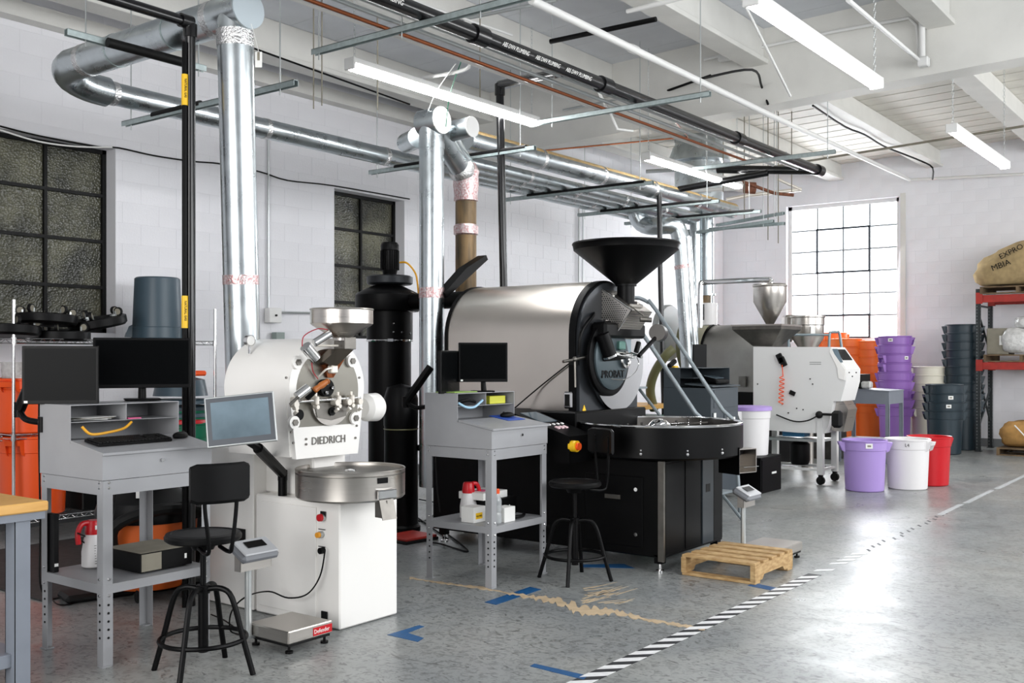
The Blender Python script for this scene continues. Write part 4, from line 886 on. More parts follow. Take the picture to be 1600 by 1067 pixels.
# stacks against the back wall
def stack(u, X, m, n, dz, r, h, what, rz0=0, lab=None, jit=.3, hh=0):
    p = P(u, 560, X=X); names = []
    for k in range(n):
        where = 'bottom' if k == 0 else 'topmost' if k == n-1 else ['second', 'third', 'fourth', 'fifth', 'sixth', 'seventh', 'eighth', 'ninth', 'tenth'][k-1] + ' from the bottom'
        can('nested_bin', '%s bin, %s of %s' % (what[0], where, what[1]), (p.x, p.y, k*dz), m, r, h, rz=face(p, rz0+random.uniform(-jit, jit)), lab=bool(lab and k in lab), group=what[2])
stack(1321, 18.1, m_orange2, 9, .145, .28, .69, ('orange', 'the left orange stack by the window', 'orange bin stacks'), .2)
stack(1352, 18.3, m_orange2, 9, .14, .28, .69, ('orange', 'the orange stack next to the purple stack', 'orange bin stacks'), .4)
stack(1398, 17.5, m_purple, 9, .148, .265, .69, ('purple', 'the purple stack on the back wall', 'purple bin stack'), .1, (6, 8), .7)
stack(1450, 17.9, m_cream, 6, .135, .275, .69, ('white', 'the white stack by the back wall', 'white bin stack'), .3)
stack(1505, 18.0, m_slated, 11, .137, .28, .69, ('dark blue-grey', 'the tall dark stack beside red rack', 'tall dark bin stack'), .2)
stack(1476, 17.0, m_slated, 4, .135, .28, .69, ('dark blue-grey', 'the short dark stack in front', 'short dark bin stack'), .2, (1, 2), .25)
# white can on black cabinet
bc = thing('storage_cabinet', 'low black metal cabinet carrying the white bin with lilac lid', 'cabinet', (10.98, 4.88, 0)); B().bx(-.28, .29, -.27, .24, 0, .4, bev=.006).build('body', m_black, bc); B().bx(-.26, .27, -.276, -.27, .03, .37).build('drawer_front', m_black, bc); B().bx(0, .12, -.283, -.276, .2, .222).build('drawer_label', m_label, bc)
p = (10.98, 4.87, .4); can('lidded_bin', 'white bin with lilac lid on top of low black cabinet', p, m_canw, .24, .53, rz=face(p, .9), lid=m_lilac)
# ================================================================ ducts and pipes
def seams(b, a, c, r, n):
    a, c = V(a), V(c); d = (c-a).normalized()
    for k in range(1, n): p = a+(c-a)*k/n; b.cyl(p-d*.008, p+d*.008, r*1.025, seg=28)
d1 = thing('exhaust_duct', 'fat galvanised duct rising from the white roaster and crossing to the wall', 'duct', (4.1, 5.17, 0)); O4 = d1.location
top = V((4.0, 5.14, 3.47)); bot = V((4.14, 5.215, .75))
B(O4).cyl(bot, top, .108, seg=40).build('riser', m_galv, d1); b = B(O4); q = bot+(top-bot)*.33
m1 = bot+(top-bot)*((P(380, 436, Y=5.12).z-bot.z)/(top.z-bot.z)); dd = (top-bot).normalized()
B(O4).cyl(m1-dd*.03, m1+dd*.03, .111, seg=40).build('printed_tape_band', m_foilred, d1); B(O4).cyl(top-dd*.06, top+dd*.04, .113, seg=40).build('foil_tape_band', m_foil, d1)
B(O4).cyl((4.0, 5.14, 3.47), (4.0, 5.14, 3.6), .108, seg=32).build('tee_branch', m_galv, d1)
B(O4).cyl((4.0, 5.02, 3.62), (4.0, 7.0, 3.62), .112, seg=40).cyl((4.0, 5.015, 3.62), (4.0, 5.03, 3.62), .12, seg=40).build('crossing_duct', m_galv, d1)
B(O4).cyl((4.0, 5.008, 3.62), (4.0, 5.015, 3.62), .118, seg=40).build('end_cap', mat('pale_zinc_cap', 'b9c4ca', .5, .4), d1)
b = B(O4); [b.cyl((4.0, y, 3.62), (4.0, y+.012, 3.62), .1155, seg=40) for y in (5.75, 6.4)]; b.build('duct_seams', m_galvd, d1)
b = B(O4); [b.cyl((4.0, y, 3.62), (4.0, y+.06, 3.62), .1155, seg=40) for y in (5.3, 6.75)]; b.build('foil_tape_wrap', m_foil, d1)
B(O4).tube([(4.0, 6.95, 3.62), (4.02, 7.08, 3.61), (4.1, 7.17, 3.58), (4.25, 7.2, 3.55), (4.4, 7.2, 3.54)], .112, 28, smooth=3).build('elbow', m_galv, d1)
wd_ = B(O4).cyl((4.4, 7.2, 3.54), (13.2, 7.2, 3.5), .088, seg=32).build('wall_duct', m_galv, d1)
b = B(O4); [b.cyl((x, 7.2, 3.54-.0045*(x-4.4)), (x+.05, 7.2, 3.54-.0045*(x-4.4)), .092, seg=32) for x in (4.42, 5.9, 7.4, 9.9, 11.4)]; b.build('foil_tape_wrap', m_foil, d1)
t = thing('paper_tag', 'white paper tag hanging on string from the fat duct', 'tag', P(404, 88, D=6.2)); B().box(0, 0, -.02, .042, .003, .095, rz=-.9, bev=.001).build('tag', m_label, t); B().tube([(0, 0, .03), (-.02, .01, .12), (-.04, .02, .19)], .0015, 5).build('string', m_label, t); B().box(-.002, -.002, -.0, .014, .004, .05, rz=-.9).build('print', m_cardg, t)
for (Y_, z, r, x0, x1, lb) in ((6.2, 3.58, .105, 7.5, 13.4, 'fattest ceiling duct, tan dust along its top, above black roaster'), (6.5, 3.46, .065, 7.9, 12.9, 'thin galvanised duct just behind fattest duct'), (6.72, 3.46, .065, 8.0, 13.3, 'thin galvanised duct in middle of the overhead bundle'), (6.95, 3.46, .06, 8.3, 12.6, 'thin galvanised duct nearest the wall in overhead bundle')):
    t = thing('overhead_duct', lb, 'duct', (x0, Y_, z)); B(t.location).cyl((x0, Y_, z), (x1, Y_, z), r, seg=32).build('duct', m_galv, t); b = B(t.location)
    for k in range(1, 5): x = x0+(x1-x0)*k/5; b.cyl((x, Y_, z), (x+.05, Y_, z), r*1.035, seg=32)
    b.build('tape_bands', m_foil, t)
    if r > .1: b = B(t.location); n = 10; b.poly([(x0, Y_+(r+.002)*math.cos(PI*(.38+.45*i/n)), z+(r+.002)*math.sin(PI*(.38+.45*i/n))) for i in range(n+1)] + [(x0, Y_+(r-.01)*math.cos(PI*(.38+.45*i/n)), z+(r-.01)*math.sin(PI*(.38+.45*i/n))) for i in range(n, -1, -1)], (x1-x0, 0, 0)); b.build('dust_layer', m_tan, t)
# shiny duct behind farther desk
d2 = thing('exhaust_duct', 'mirror-bright vertical duct behind the edge-on monitor, capped at top', 'duct', (6.6, 5.86, 0)); O5 = d2.location; dx, dy = 6.62, 5.85
B(O5).cyl((dx, dy, .4), (dx, dy, 3.4), .107, seg=40).build('riser', m_galv, d2)
pz = P(674, 455, D=8.8).z; B(O5).cyl((dx, dy, pz-.06), (dx, dy, pz+.03), .11, seg=40).build('printed_tape_band', m_foilred, d2)
B(O5).cyl((dx, dy, 3.3), (dx, dy, 3.345), .112, seg=40).cyl((dx, dy, 3.36), (dx, dy, 3.53), .109, seg=40).build('collar', m_galv, d2)
pe = P(728, 268, D=9.45); B(O5).cyl((dx-.01, dy-.12, 3.53), (dx-.01, dy+.1, 3.53), .112, seg=40).build('capped_tee', m_galv, d2)
B(O5).cyl((dx-.01, dy-.13, 3.53), (dx-.01, dy-.12, 3.53), .115, seg=40).build('end_cap', m_whitep, d2)
B(O5).tube([(dx, dy, 3.53), pe+V((-.1, -.0, .03))], .102, 32).build('sloping_branch', m_galv, d2)
B(O5).ball(pe+V((-.05, 0, 0)), .125, 20).build('foil_joint', m_foil, d2)
q = P(737, 198, D=8.85); q2 = P(712, 232, D=9.2); B(O5).cyl(q, q+V((0, .42, -.02)), .088, seg=36).build('capped_stub', m_galv, d2)
B(O5).cyl(q-V((0, .01, 0)), q, .09, seg=36).build('end_cap', m_whitep, d2)
B(O5).cyl(q+V((.02, .3, -.02)), pe+V((0, 0, .05)), .08, seg=30).build('stub_drop', m_galv, d2)
q = P(652, 215, D=9.2); B(O5).cyl(q, q+V((.12, .25, 0)), .09, seg=28).build('rear_stub', m_galv, d2)
wp2 = thing('lagged_pipe', 'vertical brown pipe with foil lagging, behind the steel hood', 'pipe', (7.38, 6.1, 0)); px, py = pe.x, pe.y
zz = lambda v: P(728, v, D=9.45).z
B(wp2.location).cyl((px, py, 0), (px, py, zz(262)), .098, seg=32).build('pipe', m_brown, wp2)
b = B(wp2.location); b.lathe([(.09, zz(316)), (.112, zz(314)), (.108, zz(305)), (.12, zz(290)), (.115, zz(275)), (.125, zz(268)), (.09, zz(255))], (px, py, 0), seg=36); b.build('foil_lagging', m_foilred, wp2)
B(wp2.location).lathe([(.1, zz(368)), (.114, zz(366)), (.114, zz(354)), (.1, zz(351))], (px, py, 0), seg=36).build('foil_band', m_foilred, wp2)
# black pipes
def pipe(name, label, pts, r, m, cat='pipe', smooth=0, fittings=(), seg=14):
    t = thing(name, label, cat, pts[0]); B(t.location).tube(pts, r, seg, smooth=smooth).build('pipe', m, t)
    for f in fittings:
        a = V(f[0]); d = V(f[1]).normalized(); L = f[2] if len(f) > 2 else .07; B(t.location).cyl(a-d*L, a+d*L, r*1.3, seg=20).build('coupling', m, t)
    return t
z1 = P(297, 42, D=6.2).z; bpx = V((3.79, 5.3, 0))
bp1 = pipe('gas_pipe', 'black vertical pipe with yellow bands, left of the fat duct', [(2.6, 5.3, z1+.03), (bpx.x-.04, 5.3, z1+.03), (bpx.x, 5.3, z1-.03), (bpx.x, 5.3, 0)], .032, m_abs, fittings=(((bpx.x, 5.3, z1-.02), (0, 0, 1), .04), ((bpx.x-.03, 5.3, z1+.03), (1, 0, 0), .04), ((2.95, 5.3, z1+.03), (1, 0, 0), .04)))
thin = B(bp1.location).cyl((bpx.x-.045, 5.29, 0), (bpx.x-.045, 5.29, z1-.1), .016, seg=12).build('thin_conduit', m_black, bp1)
for v0, v1 in ((461, 512), (111, 160)):
    za, zb_ = P(292, v1, D=6.1).z, P(292, v0, D=6.1).z; B(bp1.location).lathe([(.019, za), (.019, zb_)], (bpx.x-.045, 5.29, 0), seg=16).build('yellow_label', m_yellow, bp1)
    dz = zb_-za; cdir = V((-CA, -SA, 0)); pp = V((bpx.x-.045, 5.29, 0))+cdir*.0195
    text('NATURAL GAS', .021, (pp.x+.006*SA, pp.y-.006*CA, zb_-.03), RZ(math.atan2(SA, CA)-PI/2) @ RX(PI/2) @ RZ(-PI/2), m_blackm, bp1, sx=.9*(dz-.06)/.14, off=bp1.location)
bigp = pipe('drain_pipe', 'long black overhead pipe with couplings running to the back', [(3.2, 4.47, 3.74), (12.0, 4.46, 3.76), (12.1, 4.5, 3.77), (12.1, 5.8, 3.93)], .052, m_abs, fittings=(((5.55, 4.47, 3.745), (1, 0, 0)), ((7.2, 4.47, 3.75), (1, 0, 0)), ((9.8, 4.47, 3.755), (1, 0, 0)), ((12.05, 4.46, 3.76), (1, 0, 0))), seg=20)
for x0, x1 in ((5.75, 6.1), (6.15, 6.5), (6.55, 6.95), (4.3, 5.4)): text('ABS DWV PLUMBING', .045, (x0, 4.415, 3.715), RX(PI/2+.5), m_label, bigp, 'pipe_print', .0006, sx=(x1-x0)/.47 if x1-x0 < .5 else 1, off=bigp.location)
pipe('vent_pipe', 'black vertical pipe dropping behind the steel hood from overhead pipe', [(6.72, 4.47, 3.76), (7.15, 5.3, 3.92), P(781, 132, D=9.28), P(781, 150, D=9.3), P(787, 445, D=9.4), (P(787, 445, D=9.4).x, P(787, 445, D=9.4).y, 0)], .036, m_abs, fittings=((P(781, 140, D=9.29), (0, 0, 1), .05),))
pipe('steel_drop_pipe', 'slim black pipe dropping behind the cone hopper', [P(1030, 300, D=12.6), P(1032, 440, D=12.6), P(1038, 655, D=12.6)], .032, m_abs)
pipe('long_black_rail', 'black pipe lying on the struts past the round stack', [P(1060, 296, D=13.0), P(1200, 270, D=12.5)], .04, m_abs)
for k, (a, c, r, m_, lb) in enumerate(((P(860, 65, Z=4.3), P(1025, 30, Z=4.3), .022, m_black, 'black pipe crossing near deck panels beyond the long black pipe'), (P(830, 0, Z=4.05), P(1195, 176, X=10.0), .03, m_wconduit, 'long white sprinkler pipe running under the girder'),
    (P(940, 178, Z=4.5), P(1110, 118, Z=4.5), .014, m_black, 'thin black rod crossing ceiling near the girder'), (P(980, 18, Z=4.5), P(1100, -12, Z=4.5), .02, m_wconduit, 'white conduit crossing the top of ceiling left of joist'))):
    pipe('ceiling_pipe', lb, [a, c] + ([P(1422, 281, X=18.55)] if k == 1 else []), r, m_, fittings=((P(990, 77, D=8.9), (1, 0, 0), .05),) if k == 1 else ())
# conduits along the long pipe
for k, (Y_, z, r, m_, lb) in enumerate(((4.62, 3.76, .016, m_conduit, 'upper grey conduit beside the long black pipe'), (4.72, 3.74, .016, m_conduit, 'second grey conduit beside the long black pipe'), (4.82, 3.72, .014, m_copper, 'copper pipe beside the grey conduits overhead'), (4.93, 3.74, .012, m_wconduit, 'pale conduit outermost beside the copper pipe'))):
    pipe('ceiling_conduit', lb, [(3.0, Y_, z), (11.8-.5*k, Y_, z)], r, m_, cat='conduit')
q = [P(762, 92, D=7.9), P(735, 98, D=7.9), P(731, 108, D=7.9), P(700, 117, D=8.0), P(640, 126, D=8.2)]
pipe('flexible_conduit', 'white conduit curling back above the nearer hanging light', [(6.2, 4.93, 3.76)]+[P(732, 92, D=8.2), P(733, 104, D=8.2), P(715, 112, D=8.3), P(650, 124, D=8.5)], .014, m_wconduit, 'conduit', smooth=4)
pipe('ceiling_conduit', 'white conduit crossing girder face to the junction box', [P(1100, 93, X=GX-.05), P(1300, 50, X=GX-.05), P(1420, 28, X=GX-.05), P(1432, 40, X=GX-.05), P(1437, 95, X=GX-.05)], .016, m_wconduit, 'conduit')
pipe('ceiling_conduit', 'white conduit descending from near deck to girder edge', [P(1160, 0, D=8.8), P(1200, 80, D=9.3), P(1235, 150, D=10.0)], .012, m_wconduit, 'conduit')
pipe('ceiling_conduit', 'white conduit meeting junction box at girder from upper left', [P(1325, 0, D=7.5), P(1437, 95, X=GX-.06)], .018, m_wconduit, 'conduit')
pipe('ceiling_conduit', 'thick white conduit beside the box at the girder', [P(1440, 0, X=GX-.08), P(1441, 95, X=GX-.08)], .03, m_wconduit, 'conduit')
tag(B(P(1443, 95, X=GX-.1)).box(*P(1443, 97, X=GX-.1), .09, .1, .09, bev=.01).build('junction_box', m_wconduit), 'round-cornered white junction box on girder at upper right', 'junction box')
tag(B(P(1142, 88, X=GX-.06)).box(*P(1142, 88, X=GX-.06), .06, .28, .08, bev=.01).build('junction_box', m_wconduit), 'long white junction box on girder near the middle', 'junction box')
pipe('girder_cable', 'black cable looping from near deck onto the girder soffit', [P(1100, 122, D=9.6), P(1175, 109, D=9.8), P(1190, 135, X=GX-.02), P(1200, 163, X=GX-.02)], .012, m_blackm, 'cable', smooth=5, seg=8)
pipe('wall_pipe', 'thin pipe running along the back wall to the right', [P(1422, 281, X=18.55), P(1600, 272, X=18.55)], .025, m_wconduit)
pipe('ceiling_pipe', 'dark thin pipe crossing far ceiling above the back wall', [P(1180, 265, Z=4.72), P(1600, 197, Z=4.72)], .018, m_cardg)
pipe('ceiling_cable', 'dark cable wriggling along far ceiling board below joist', [P(1270, 165, Z=4.8), P(1320, 198, Z=4.8), P(1350, 210, Z=4.8), P(1380, 228, Z=4.8), P(1410, 240, Z=4.78), P(1440, 252, Z=4.75), P(1457, 262, Z=4.6), P(1457, 280, Z=4.5)], .014, m_blackm, 'cable', smooth=3, seg=6)
pipe('copper_line', 'thin copper line turning a right angle below far ceiling', [P(800, 240, D=10.5), P(1075, 214, D=12), P(1055, 190, D=9.8)], .009, m_copper)
# struts
STR = B
def strut(label, a, c, rods=(), m=m_galvd, w_=.041):
    a, c = V(a), V(c); t = thing('support_strut', label, 'strut', a); d = (c-a); L = d.length; yaw = math.atan2(d.y, d.x); b = B(); 
    R = RZ(yaw) @ RY(-math.atan2(d.z, math.hypot(d.x, d.y))); m0 = d/2
    for (oy, oz, sy, sz) in ((0, .018, w_, .004), (-.0185, 0, .004, .04), (.0185, 0, .004, .04)):
        o = R @ V((0, oy, oz)); b.box(m0.x+o.x, m0.y+o.y, m0.z+o.z, L, sy, sz, R=R)
    b.build('channel', m, t)
    for f, top_ in rods: p = d*f; B().cyl((p.x, p.y, p.z-.06), (p.x, p.y, top_-a.z), .005, seg=8).build('threaded_rod', m_conduit, t)
    return t
top = 4.9
strut('first strut under the long black pipe, nearest the camera', (4.96, 5.5, 3.67), (4.96, 3.6, 3.67), ((.03, top), (.45, top), (.8, top)))
strut('strut under the long black pipe, right of nearer light', (7.68, 5.5, 3.67), (7.68, 3.75, 3.67), ((.1, top), (.95, top)))
strut('strut under the long black pipe, above the farther light', (10.62, 5.4, 3.67), (10.62, 3.75, 3.67), ((.1, 5.1), (.95, 5.1)))
for k, (x, y0, y1, lb) in enumerate(((4.67, 7.4, 5.35, 'strut under wall duct, left of fat vertical duct'), (7.38, 7.35, 5.3, 'strut under ducts beside mirror-bright duct'), (9.6, 7.35, 5.35, 'strut under duct bundle, left of the round stack'), (11.2, 7.35, 5.35, 'strut under duct bundle in front of the round stack'), (12.3, 7.3, 5.3, 'strut under far end of the duct bundle'))):
    t = strut(lb, (x, y0, 3.37), (x, y1, 3.37), ((.05, top), (.92, top)))
    if k: B(t.location).tube([(x, y0-.35, 3.385), (x, y1+.1, 3.385)], .024, 10).build('foam_sleeve', m_blackm, t)
    else: B(t.location).tube([(x, 7.0, 3.385), (x, 6.4, 3.385)], .026, 10).build('foam_sleeve', m_blackm, t)
strut('strut near upper left corner in front of fat crossing duct', P(103, 50, Z=3.46), P(320, 108, Z=3.44), ((.13, top), (.95, top)))
a, c = P(168, 66, Z=3.44), P(300, 101, Z=3.43); tag(B(a).tube([a, c], .03, 12).build('foam_sleeve', m_blackm), 'black foam pipe sleeve lying along the upper left strut', 'pipe sleeve')
for (a, c, lb) in (((1057, 368), (1209, 345), 'lowest of the long pale struts before the back window'), ((1120, 352), (1225, 333), 'upper pale strut ending at the back window edge'), ((1075, 361), (1226, 349), 'pale strut between the other two near back window')):
    strut(lb, P(*a, D=14.8), P(*c, D=13.6), ((.9, top),))
# vertical wall conduits
for u0, v0, v1, r, lb in ((419, 196, 485, .012, 'left conduit running up wall behind the fat duct'), (905, 312, 441, .016, 'pair-left conduit up the wall behind cone hopper'), (911, 314, 441, .012, 'pair-right conduit up the wall behind cone hopper')):
    a, c = P(u0, v0, Y=WY-.03), P(u0, v1, Y=WY-.03); c.x = a.x; pipe('wall_conduit', lb, [a, (a.x, WY-.03, c.z)], r, m_conduit, 'conduit', seg=8)
t = thing('electrical_box', 'white electrical switch box on wall behind the white roaster', 'electrical box', P(424, 493, Y=WY-.03)); B().box(0, -.03, 0, .17, .09, .16, bev=.005).build('box', m_whitep, t); B().cyl((0, -.076, 0), (0, -.09, 0), .012, seg=10).build('switch', m_blackm, t)
t = thing('electrical_box', 'small grey-green electrical box below the white switch box', 'electrical box', P(432, 527, Y=WY-.03)); B().box(0, -.03, 0, .12, .08, .11, bev=.004).build('box', mat('grey_green_box', '87938f', .5), t)
pipe('wall_conduit', 'short horizontal conduit from switch box to the right', [P(433, 488, Y=WY-.04), P(520, 489.5, Y=WY-.04)], .013, m_conduit, 'conduit', seg=8)
a = P(10, 652, Y=WY-.03); pipe('wall_conduit', 'low horizontal conduit along the left wall behind bins', [(3.6, WY-.03, .96), (9.0, WY-.03, .96)], .014, m_conduit, 'conduit', seg=8)
b = B(); b.tube([P(0, 197, Y=WY-.03), P(60, 212, Y=WY-.03), P(150, 229, Y=WY-.03), P(185, 231, Y=WY-.03), P(240, 243, Y=WY-.03), P(300, 252, Y=WY-.03), P(345, 256, Y=WY-.03), P(405, 268, Y=WY-.03), P(450, 282, Y=WY-.03), P(520, 290, Y=WY-.03), P(640, 311, Y=WY-.03)], .008, 6, smooth=4)
tag(b.build('wall_cable', m_blackm), 'black cable draped along left wall over both windows', 'cable')
b = B(); b.tube([P(0, 203, Y=WY-.04), P(60, 221, Y=WY-.04), P(120, 229, Y=WY-.04), P(175, 230, Y=WY-.04)], .008, 6, smooth=4); tag(b.build('wall_cable', m_label), 'white cable draped over top of the nearest window', 'cable')
# ================================================================ lamps
def lamp(label, x0, y, z, topz=4.8, L=2.4, ch=(.02, .98)):
    t = thing('ceiling_light', label, 'light', (x0, y, z)); B().bx(0, L, -.055, .055, .0, .05, bev=.008).build('housing', m_whitep, t)
    B().poly([(0.02, -.05, 0), (0.02, -.05, -.02), (0.02, -.03, -.04), (0.02, .03, -.04), (0.02, .05, -.02), (0.02, .05, 0)], (L-.04, 0, 0)).build('diffuser', m_lamp, t)
    for s in (0, L): B().box(s, 0, .005, .02, .112, .09, bev=.006).build('end_cap', m_whitep, t)
    for f in ch:
        b = B(); zz_ = .05; k = 0
        while zz_ < topz-z:
            b.tube([(L*f+(.008*c_ if k % 2 else 0), (.008*c_ if not k % 2 else 0), zz_+s_) for c_, s_ in ((-1, .008), (-1, .035), (0, .043), (1, .035), (1, .008), (0, 0))], .002, 4, closed=True); zz_ += .036; k += 1
        b.build('chain', m_conduit, t)
lamp('tube light hanging left of centre above the desks', 5.46, 5.65, 3.73, 4.6)
lamp('large bright tube light nearest the camera at upper right', 5.95, 2.63, 3.72, 4.6, 2.45)
lamp('small tube light below the round ceiling stack', 9.93, 5.62, 3.73, 5.0, ch=(.02, .98))
lamp('small tube light at far right, over the red rack side', 10.55, 2.58, 3.74, 4.8)
# ================================================================ stack through the roof
rs = thing('roof_stack', 'very wide round steel stack passing through far ceiling', 'flue', P(1092, 300, D=16.6)); q = P(1092, 250, D=16.6)
B(rs.location).lathe([(.39, P(1092, 325, D=16.6).z), (.39, 5.1)], (q.x, q.y, 0), seg=56).build('stack', m_galv, rs)
zc = P(1092, 245, D=16.6).z; B(rs.location).lathe([(.4, zc-.12), (.5, zc-.1), (.5, zc-.08), (.42, zc+.15)], (q.x, q.y, 0), seg=56).build('storm_collar', m_galv, rs)
for k, (u, lb) in enumerate(((1087, 'left of twin steel flues under the roof stack'), (1104, 'right of twin steel flues under the roof stack'))):
    t = thing('flue_pipe', lb, 'flue', P(u, 470, D=14.6)); a = P(u, 335, D=14.6); c = P(u, 474, D=14.6); B(t.location).cyl(c, (c.x, c.y, a.z+.25), .1 if k else .085, seg=30).build('pipe', m_galv, t); e = P(u, 462, D=14.6); B(t.location).cyl((e.x, e.y, e.z), (e.x, e.y, e.z+.03), .125, seg=30).build('flange', m_galv, t)
sd_ = thing('curved_duct', 'snaking galvanised duct dropping right of the cone hopper', 'duct', P(997, 320, D=13.6)); 
B(sd_.location).tube([P(995, 318, D=13.6), P(995, 335, D=13.6), P(1003, 349, D=13.6), P(1020, 354, D=13.5), P(1045, 352, D=13.4), P(1058, 357, D=13.4), P(1063, 372, D=13.4)], .115, 24, smooth=3).build('bends', m_galv, sd_)
b = B(sd_.location); b.cyl(P(1063, 370, D=13.4), P(1078, 610, D=13.4), .095, seg=30).cyl(P(1073, 370, D=13.5), P(1090, 610, D=13.5), .06, seg=24); b.build('drop', m_galv, sd_)
B(sd_.location).cyl(P(1065, 414, D=13.4), P(1066, 420, D=13.4), .1, seg=30).build('printed_tape_band', m_foilred, sd_)

# more fine ceiling services
for pts, r, m_, lb in (([P(395, 75, Z=4.45), P(640, 163, Z=4.45)], .01, m_black, 'thin black cable line above the nearer hanging light'), ([P(640, 0, Z=4.55), P(800, 55, Z=4.55)], .012, m_wconduit, 'thin white conduit right of the long black pipe top'),
    ([P(870, 0, Z=4.58), P(700, 35, Z=4.58)], .016, m_conduit, 'short grey rail crossing near the top edge'), ([P(1000, 148, Z=4.45), P(880, 172, Z=4.45)], .012, m_conduit, 'thin grey rod between long pipe and girder'),
    ([P(935, 143, D=9.2), P(955, 180, D=9.2), P(965, 202, D=9.2), P(990, 205, D=9.2)], .012, m_wconduit, 'white stub of flexible conduit hanging below struts'),
    ([P(1010, 268, D=15.5), P(1120, 262, D=15), P(1230, 240, D=14.5)], .03, m_conduit, 'grey pipe crossing in front of the round stack'),
    ([P(1135, 312, D=16), P(1170, 305, D=16), P(1252, 296, D=16)], .03, m_cream2, 'ivory sloping gas pipe above the back window'), ([P(1150, 280, D=15.5), P(1210, 302, D=15.5), P(1240, 305, D=15.5)], .025, m_rust, 'rusty pipe with fittings near the round stack'),
    ([P(1215, 280, D=15.5), P(1251, 296, D=15.5)], .02, m_cream2, 'thin ivory pipe meeting the sloping gas pipe'), ([P(1150, 295, D=16), P(1010, 300, D=16)], .03, m_wconduit, 'white pipe crossing behind the farther tube light')):
    pipe('service_pipe', lb, pts, r, m_)
tag(B(P(1170, 293, D=15.6)).cyl(P(1163, 293, D=15.6), P(1180, 294, D=15.6), .09, seg=20).build('gas_regulator', m_rust), 'rusty round gas regulator hanging before the back wall', 'regulator')
for u, v0, v1 in ((1200, 210, 375), (1216, 200, 380), (1163, 262, 345), (1130, 240, 300), (1237, 255, 300)): _r = pipe('hanger_rod', 'thin steel hanger rod by the back window, ending %s' % {1200: 'lowest, just left of window frame', 1216: 'beside the window frame top corner', 1163: 'at the rusty regulator', 1130: 'at the round stack edge', 1237: 'above window frame'}[u], [(P(u, v1, D=15).x, P(u, v1, D=15).y, 5.12), P(u, v1, D=15)], .008, m_cardg, 'rod', seg=6)
for u, v0, v1 in ((490, 75, 170), (503, 70, 165), (590, 115, 172), (750, 100, 175)): _r = pipe('hanger_rod', 'thin dark hanger rod %s nearer tube light' % {490: 'farthest left behind', 503: 'second from left behind', 590: 'in the middle behind', 750: 'at the right end of'}[u], [(P(u, v1, D=9).x, P(u, v1, D=9).y, 4.93), P(u, v1, D=9)], .006, m_cardg, 'rod', seg=6)

for k, (u0, v0, u1, v1, m_, lb) in enumerate(((664, 186, 712, 100, m_wconduit, 'thin white wire from capped duct end up to the conduits'), (696, 205, 722, 92, m_green, 'thin green wire hanging from conduits near the nearer light'))):
    pipe('hanging_wire', lb, [P(u0, v0, D=8.8), P((u0+u1)/2-6, (v0+v1)/2, D=8.5), P(u1, v1, D=8.2)], .005, m_, 'wire', smooth=4, seg=6)
# ================================================================ far roaster
fr = thing('coffee_roaster', 'farther roaster with dull steel drum hood behind the slate cabinet', 'roaster', (13.3, 6.1, 0)); OF = fr.location; F = lambda: B(OF)
hx = 13.35; F_ = lambda n, b, m, parent=fr, **k: b.build(n, m, parent, **k)
F_('drum_hood', F().poly([(x, 5.5, z) for x, z in arch(hx, .47, 1.5, 1.05, None, 26)], (0, .92, 0)), m_steelf, ang=25)
F_('base', F().bx(12.85, 13.85, 5.45, 6.5, .05, 1.05, bev=.01), m_blackp)
F_('hood_rim', F().poly([(x, 6.42, z) for x, z in arch(hx, .49, 1.5, 1.05, None, 26)], (0, .03, 0)), m_black, ang=25)
q = P(1092, 540, Y=6.95); F_('fan_scroll', F().lathe([(.12, 0), (.46, .0), (.48, .03), (.48, .15), (.1, .18)], (q.x, 6.93, q.z), (0, 1, 0), 40), m_olive)
q = P(1054, 520, Y=7.2); F_('round_guard', F().lathe([(0, 0), (.4, 0), (.42, .03), (.42, .1), (0, .1)], (q.x, 7.25, q.z), (0, 1, 0), 40), m_conduit)
q = P(1102, 490, D=14.6); F_('collector_pot', F().cyl((q.x, q.y, P(0, 508, D=14.6).z), (q.x, q.y, P(0, 474, D=14.6).z), .17, seg=36), m_canw)
F_('flue_socket', F().cyl((q.x, q.y, P(0, 474, D=14.6).z), (q.x, q.y, P(0, 462, D=14.6).z), .11, seg=28), m_brown)
F_('side_motor', F().cyl((q.x-.3, q.y, q.z-.1), (q.x-.3, q.y, q.z+.12), .12, seg=24), m_black)
q = P(1160, 596, X=12.84); F_('side_latch', F().bx(12.83, 12.85, q.y-.05, q.y+.05, q.z-.07, q.z+.07), m_steeld)
# vacuum line and hopper
lh = thing('loading_hopper', 'steel vacuum hopper with cone on curved steel pipe', 'hopper', P(1203, 475, D=12.9)); q = P(1203, 475, D=12.9); zf = lambda v: P(1203, v, D=12.9).z
B(lh.location).lathe([(.205, zf(449)), (.215, zf(448)), (.218, zf(446)), (.205, zf(444)), (0, zf(444))], (q.x, q.y, 0), seg=40).build('lid', m_steel, lh)
B(lh.location).lathe([(.05, zf(506)), (.06, zf(504)), (.205, zf(472)), (.208, zf(449))], (q.x, q.y, 0), seg=40).build('hopper_body', m_steel, lh)
B(lh.location).tube([P(1094, 512, D=13.9), P(1094, 452, D=13.9), P(1096, 443, D=13.9), P(1104, 441, D=13.9), P(1195, 437, D=12.95), P(1203, 439, D=12.9), P(1205, 447, D=12.9)], .035, 14, smooth=3).build('vacuum_pipe', m_chrome, lh)
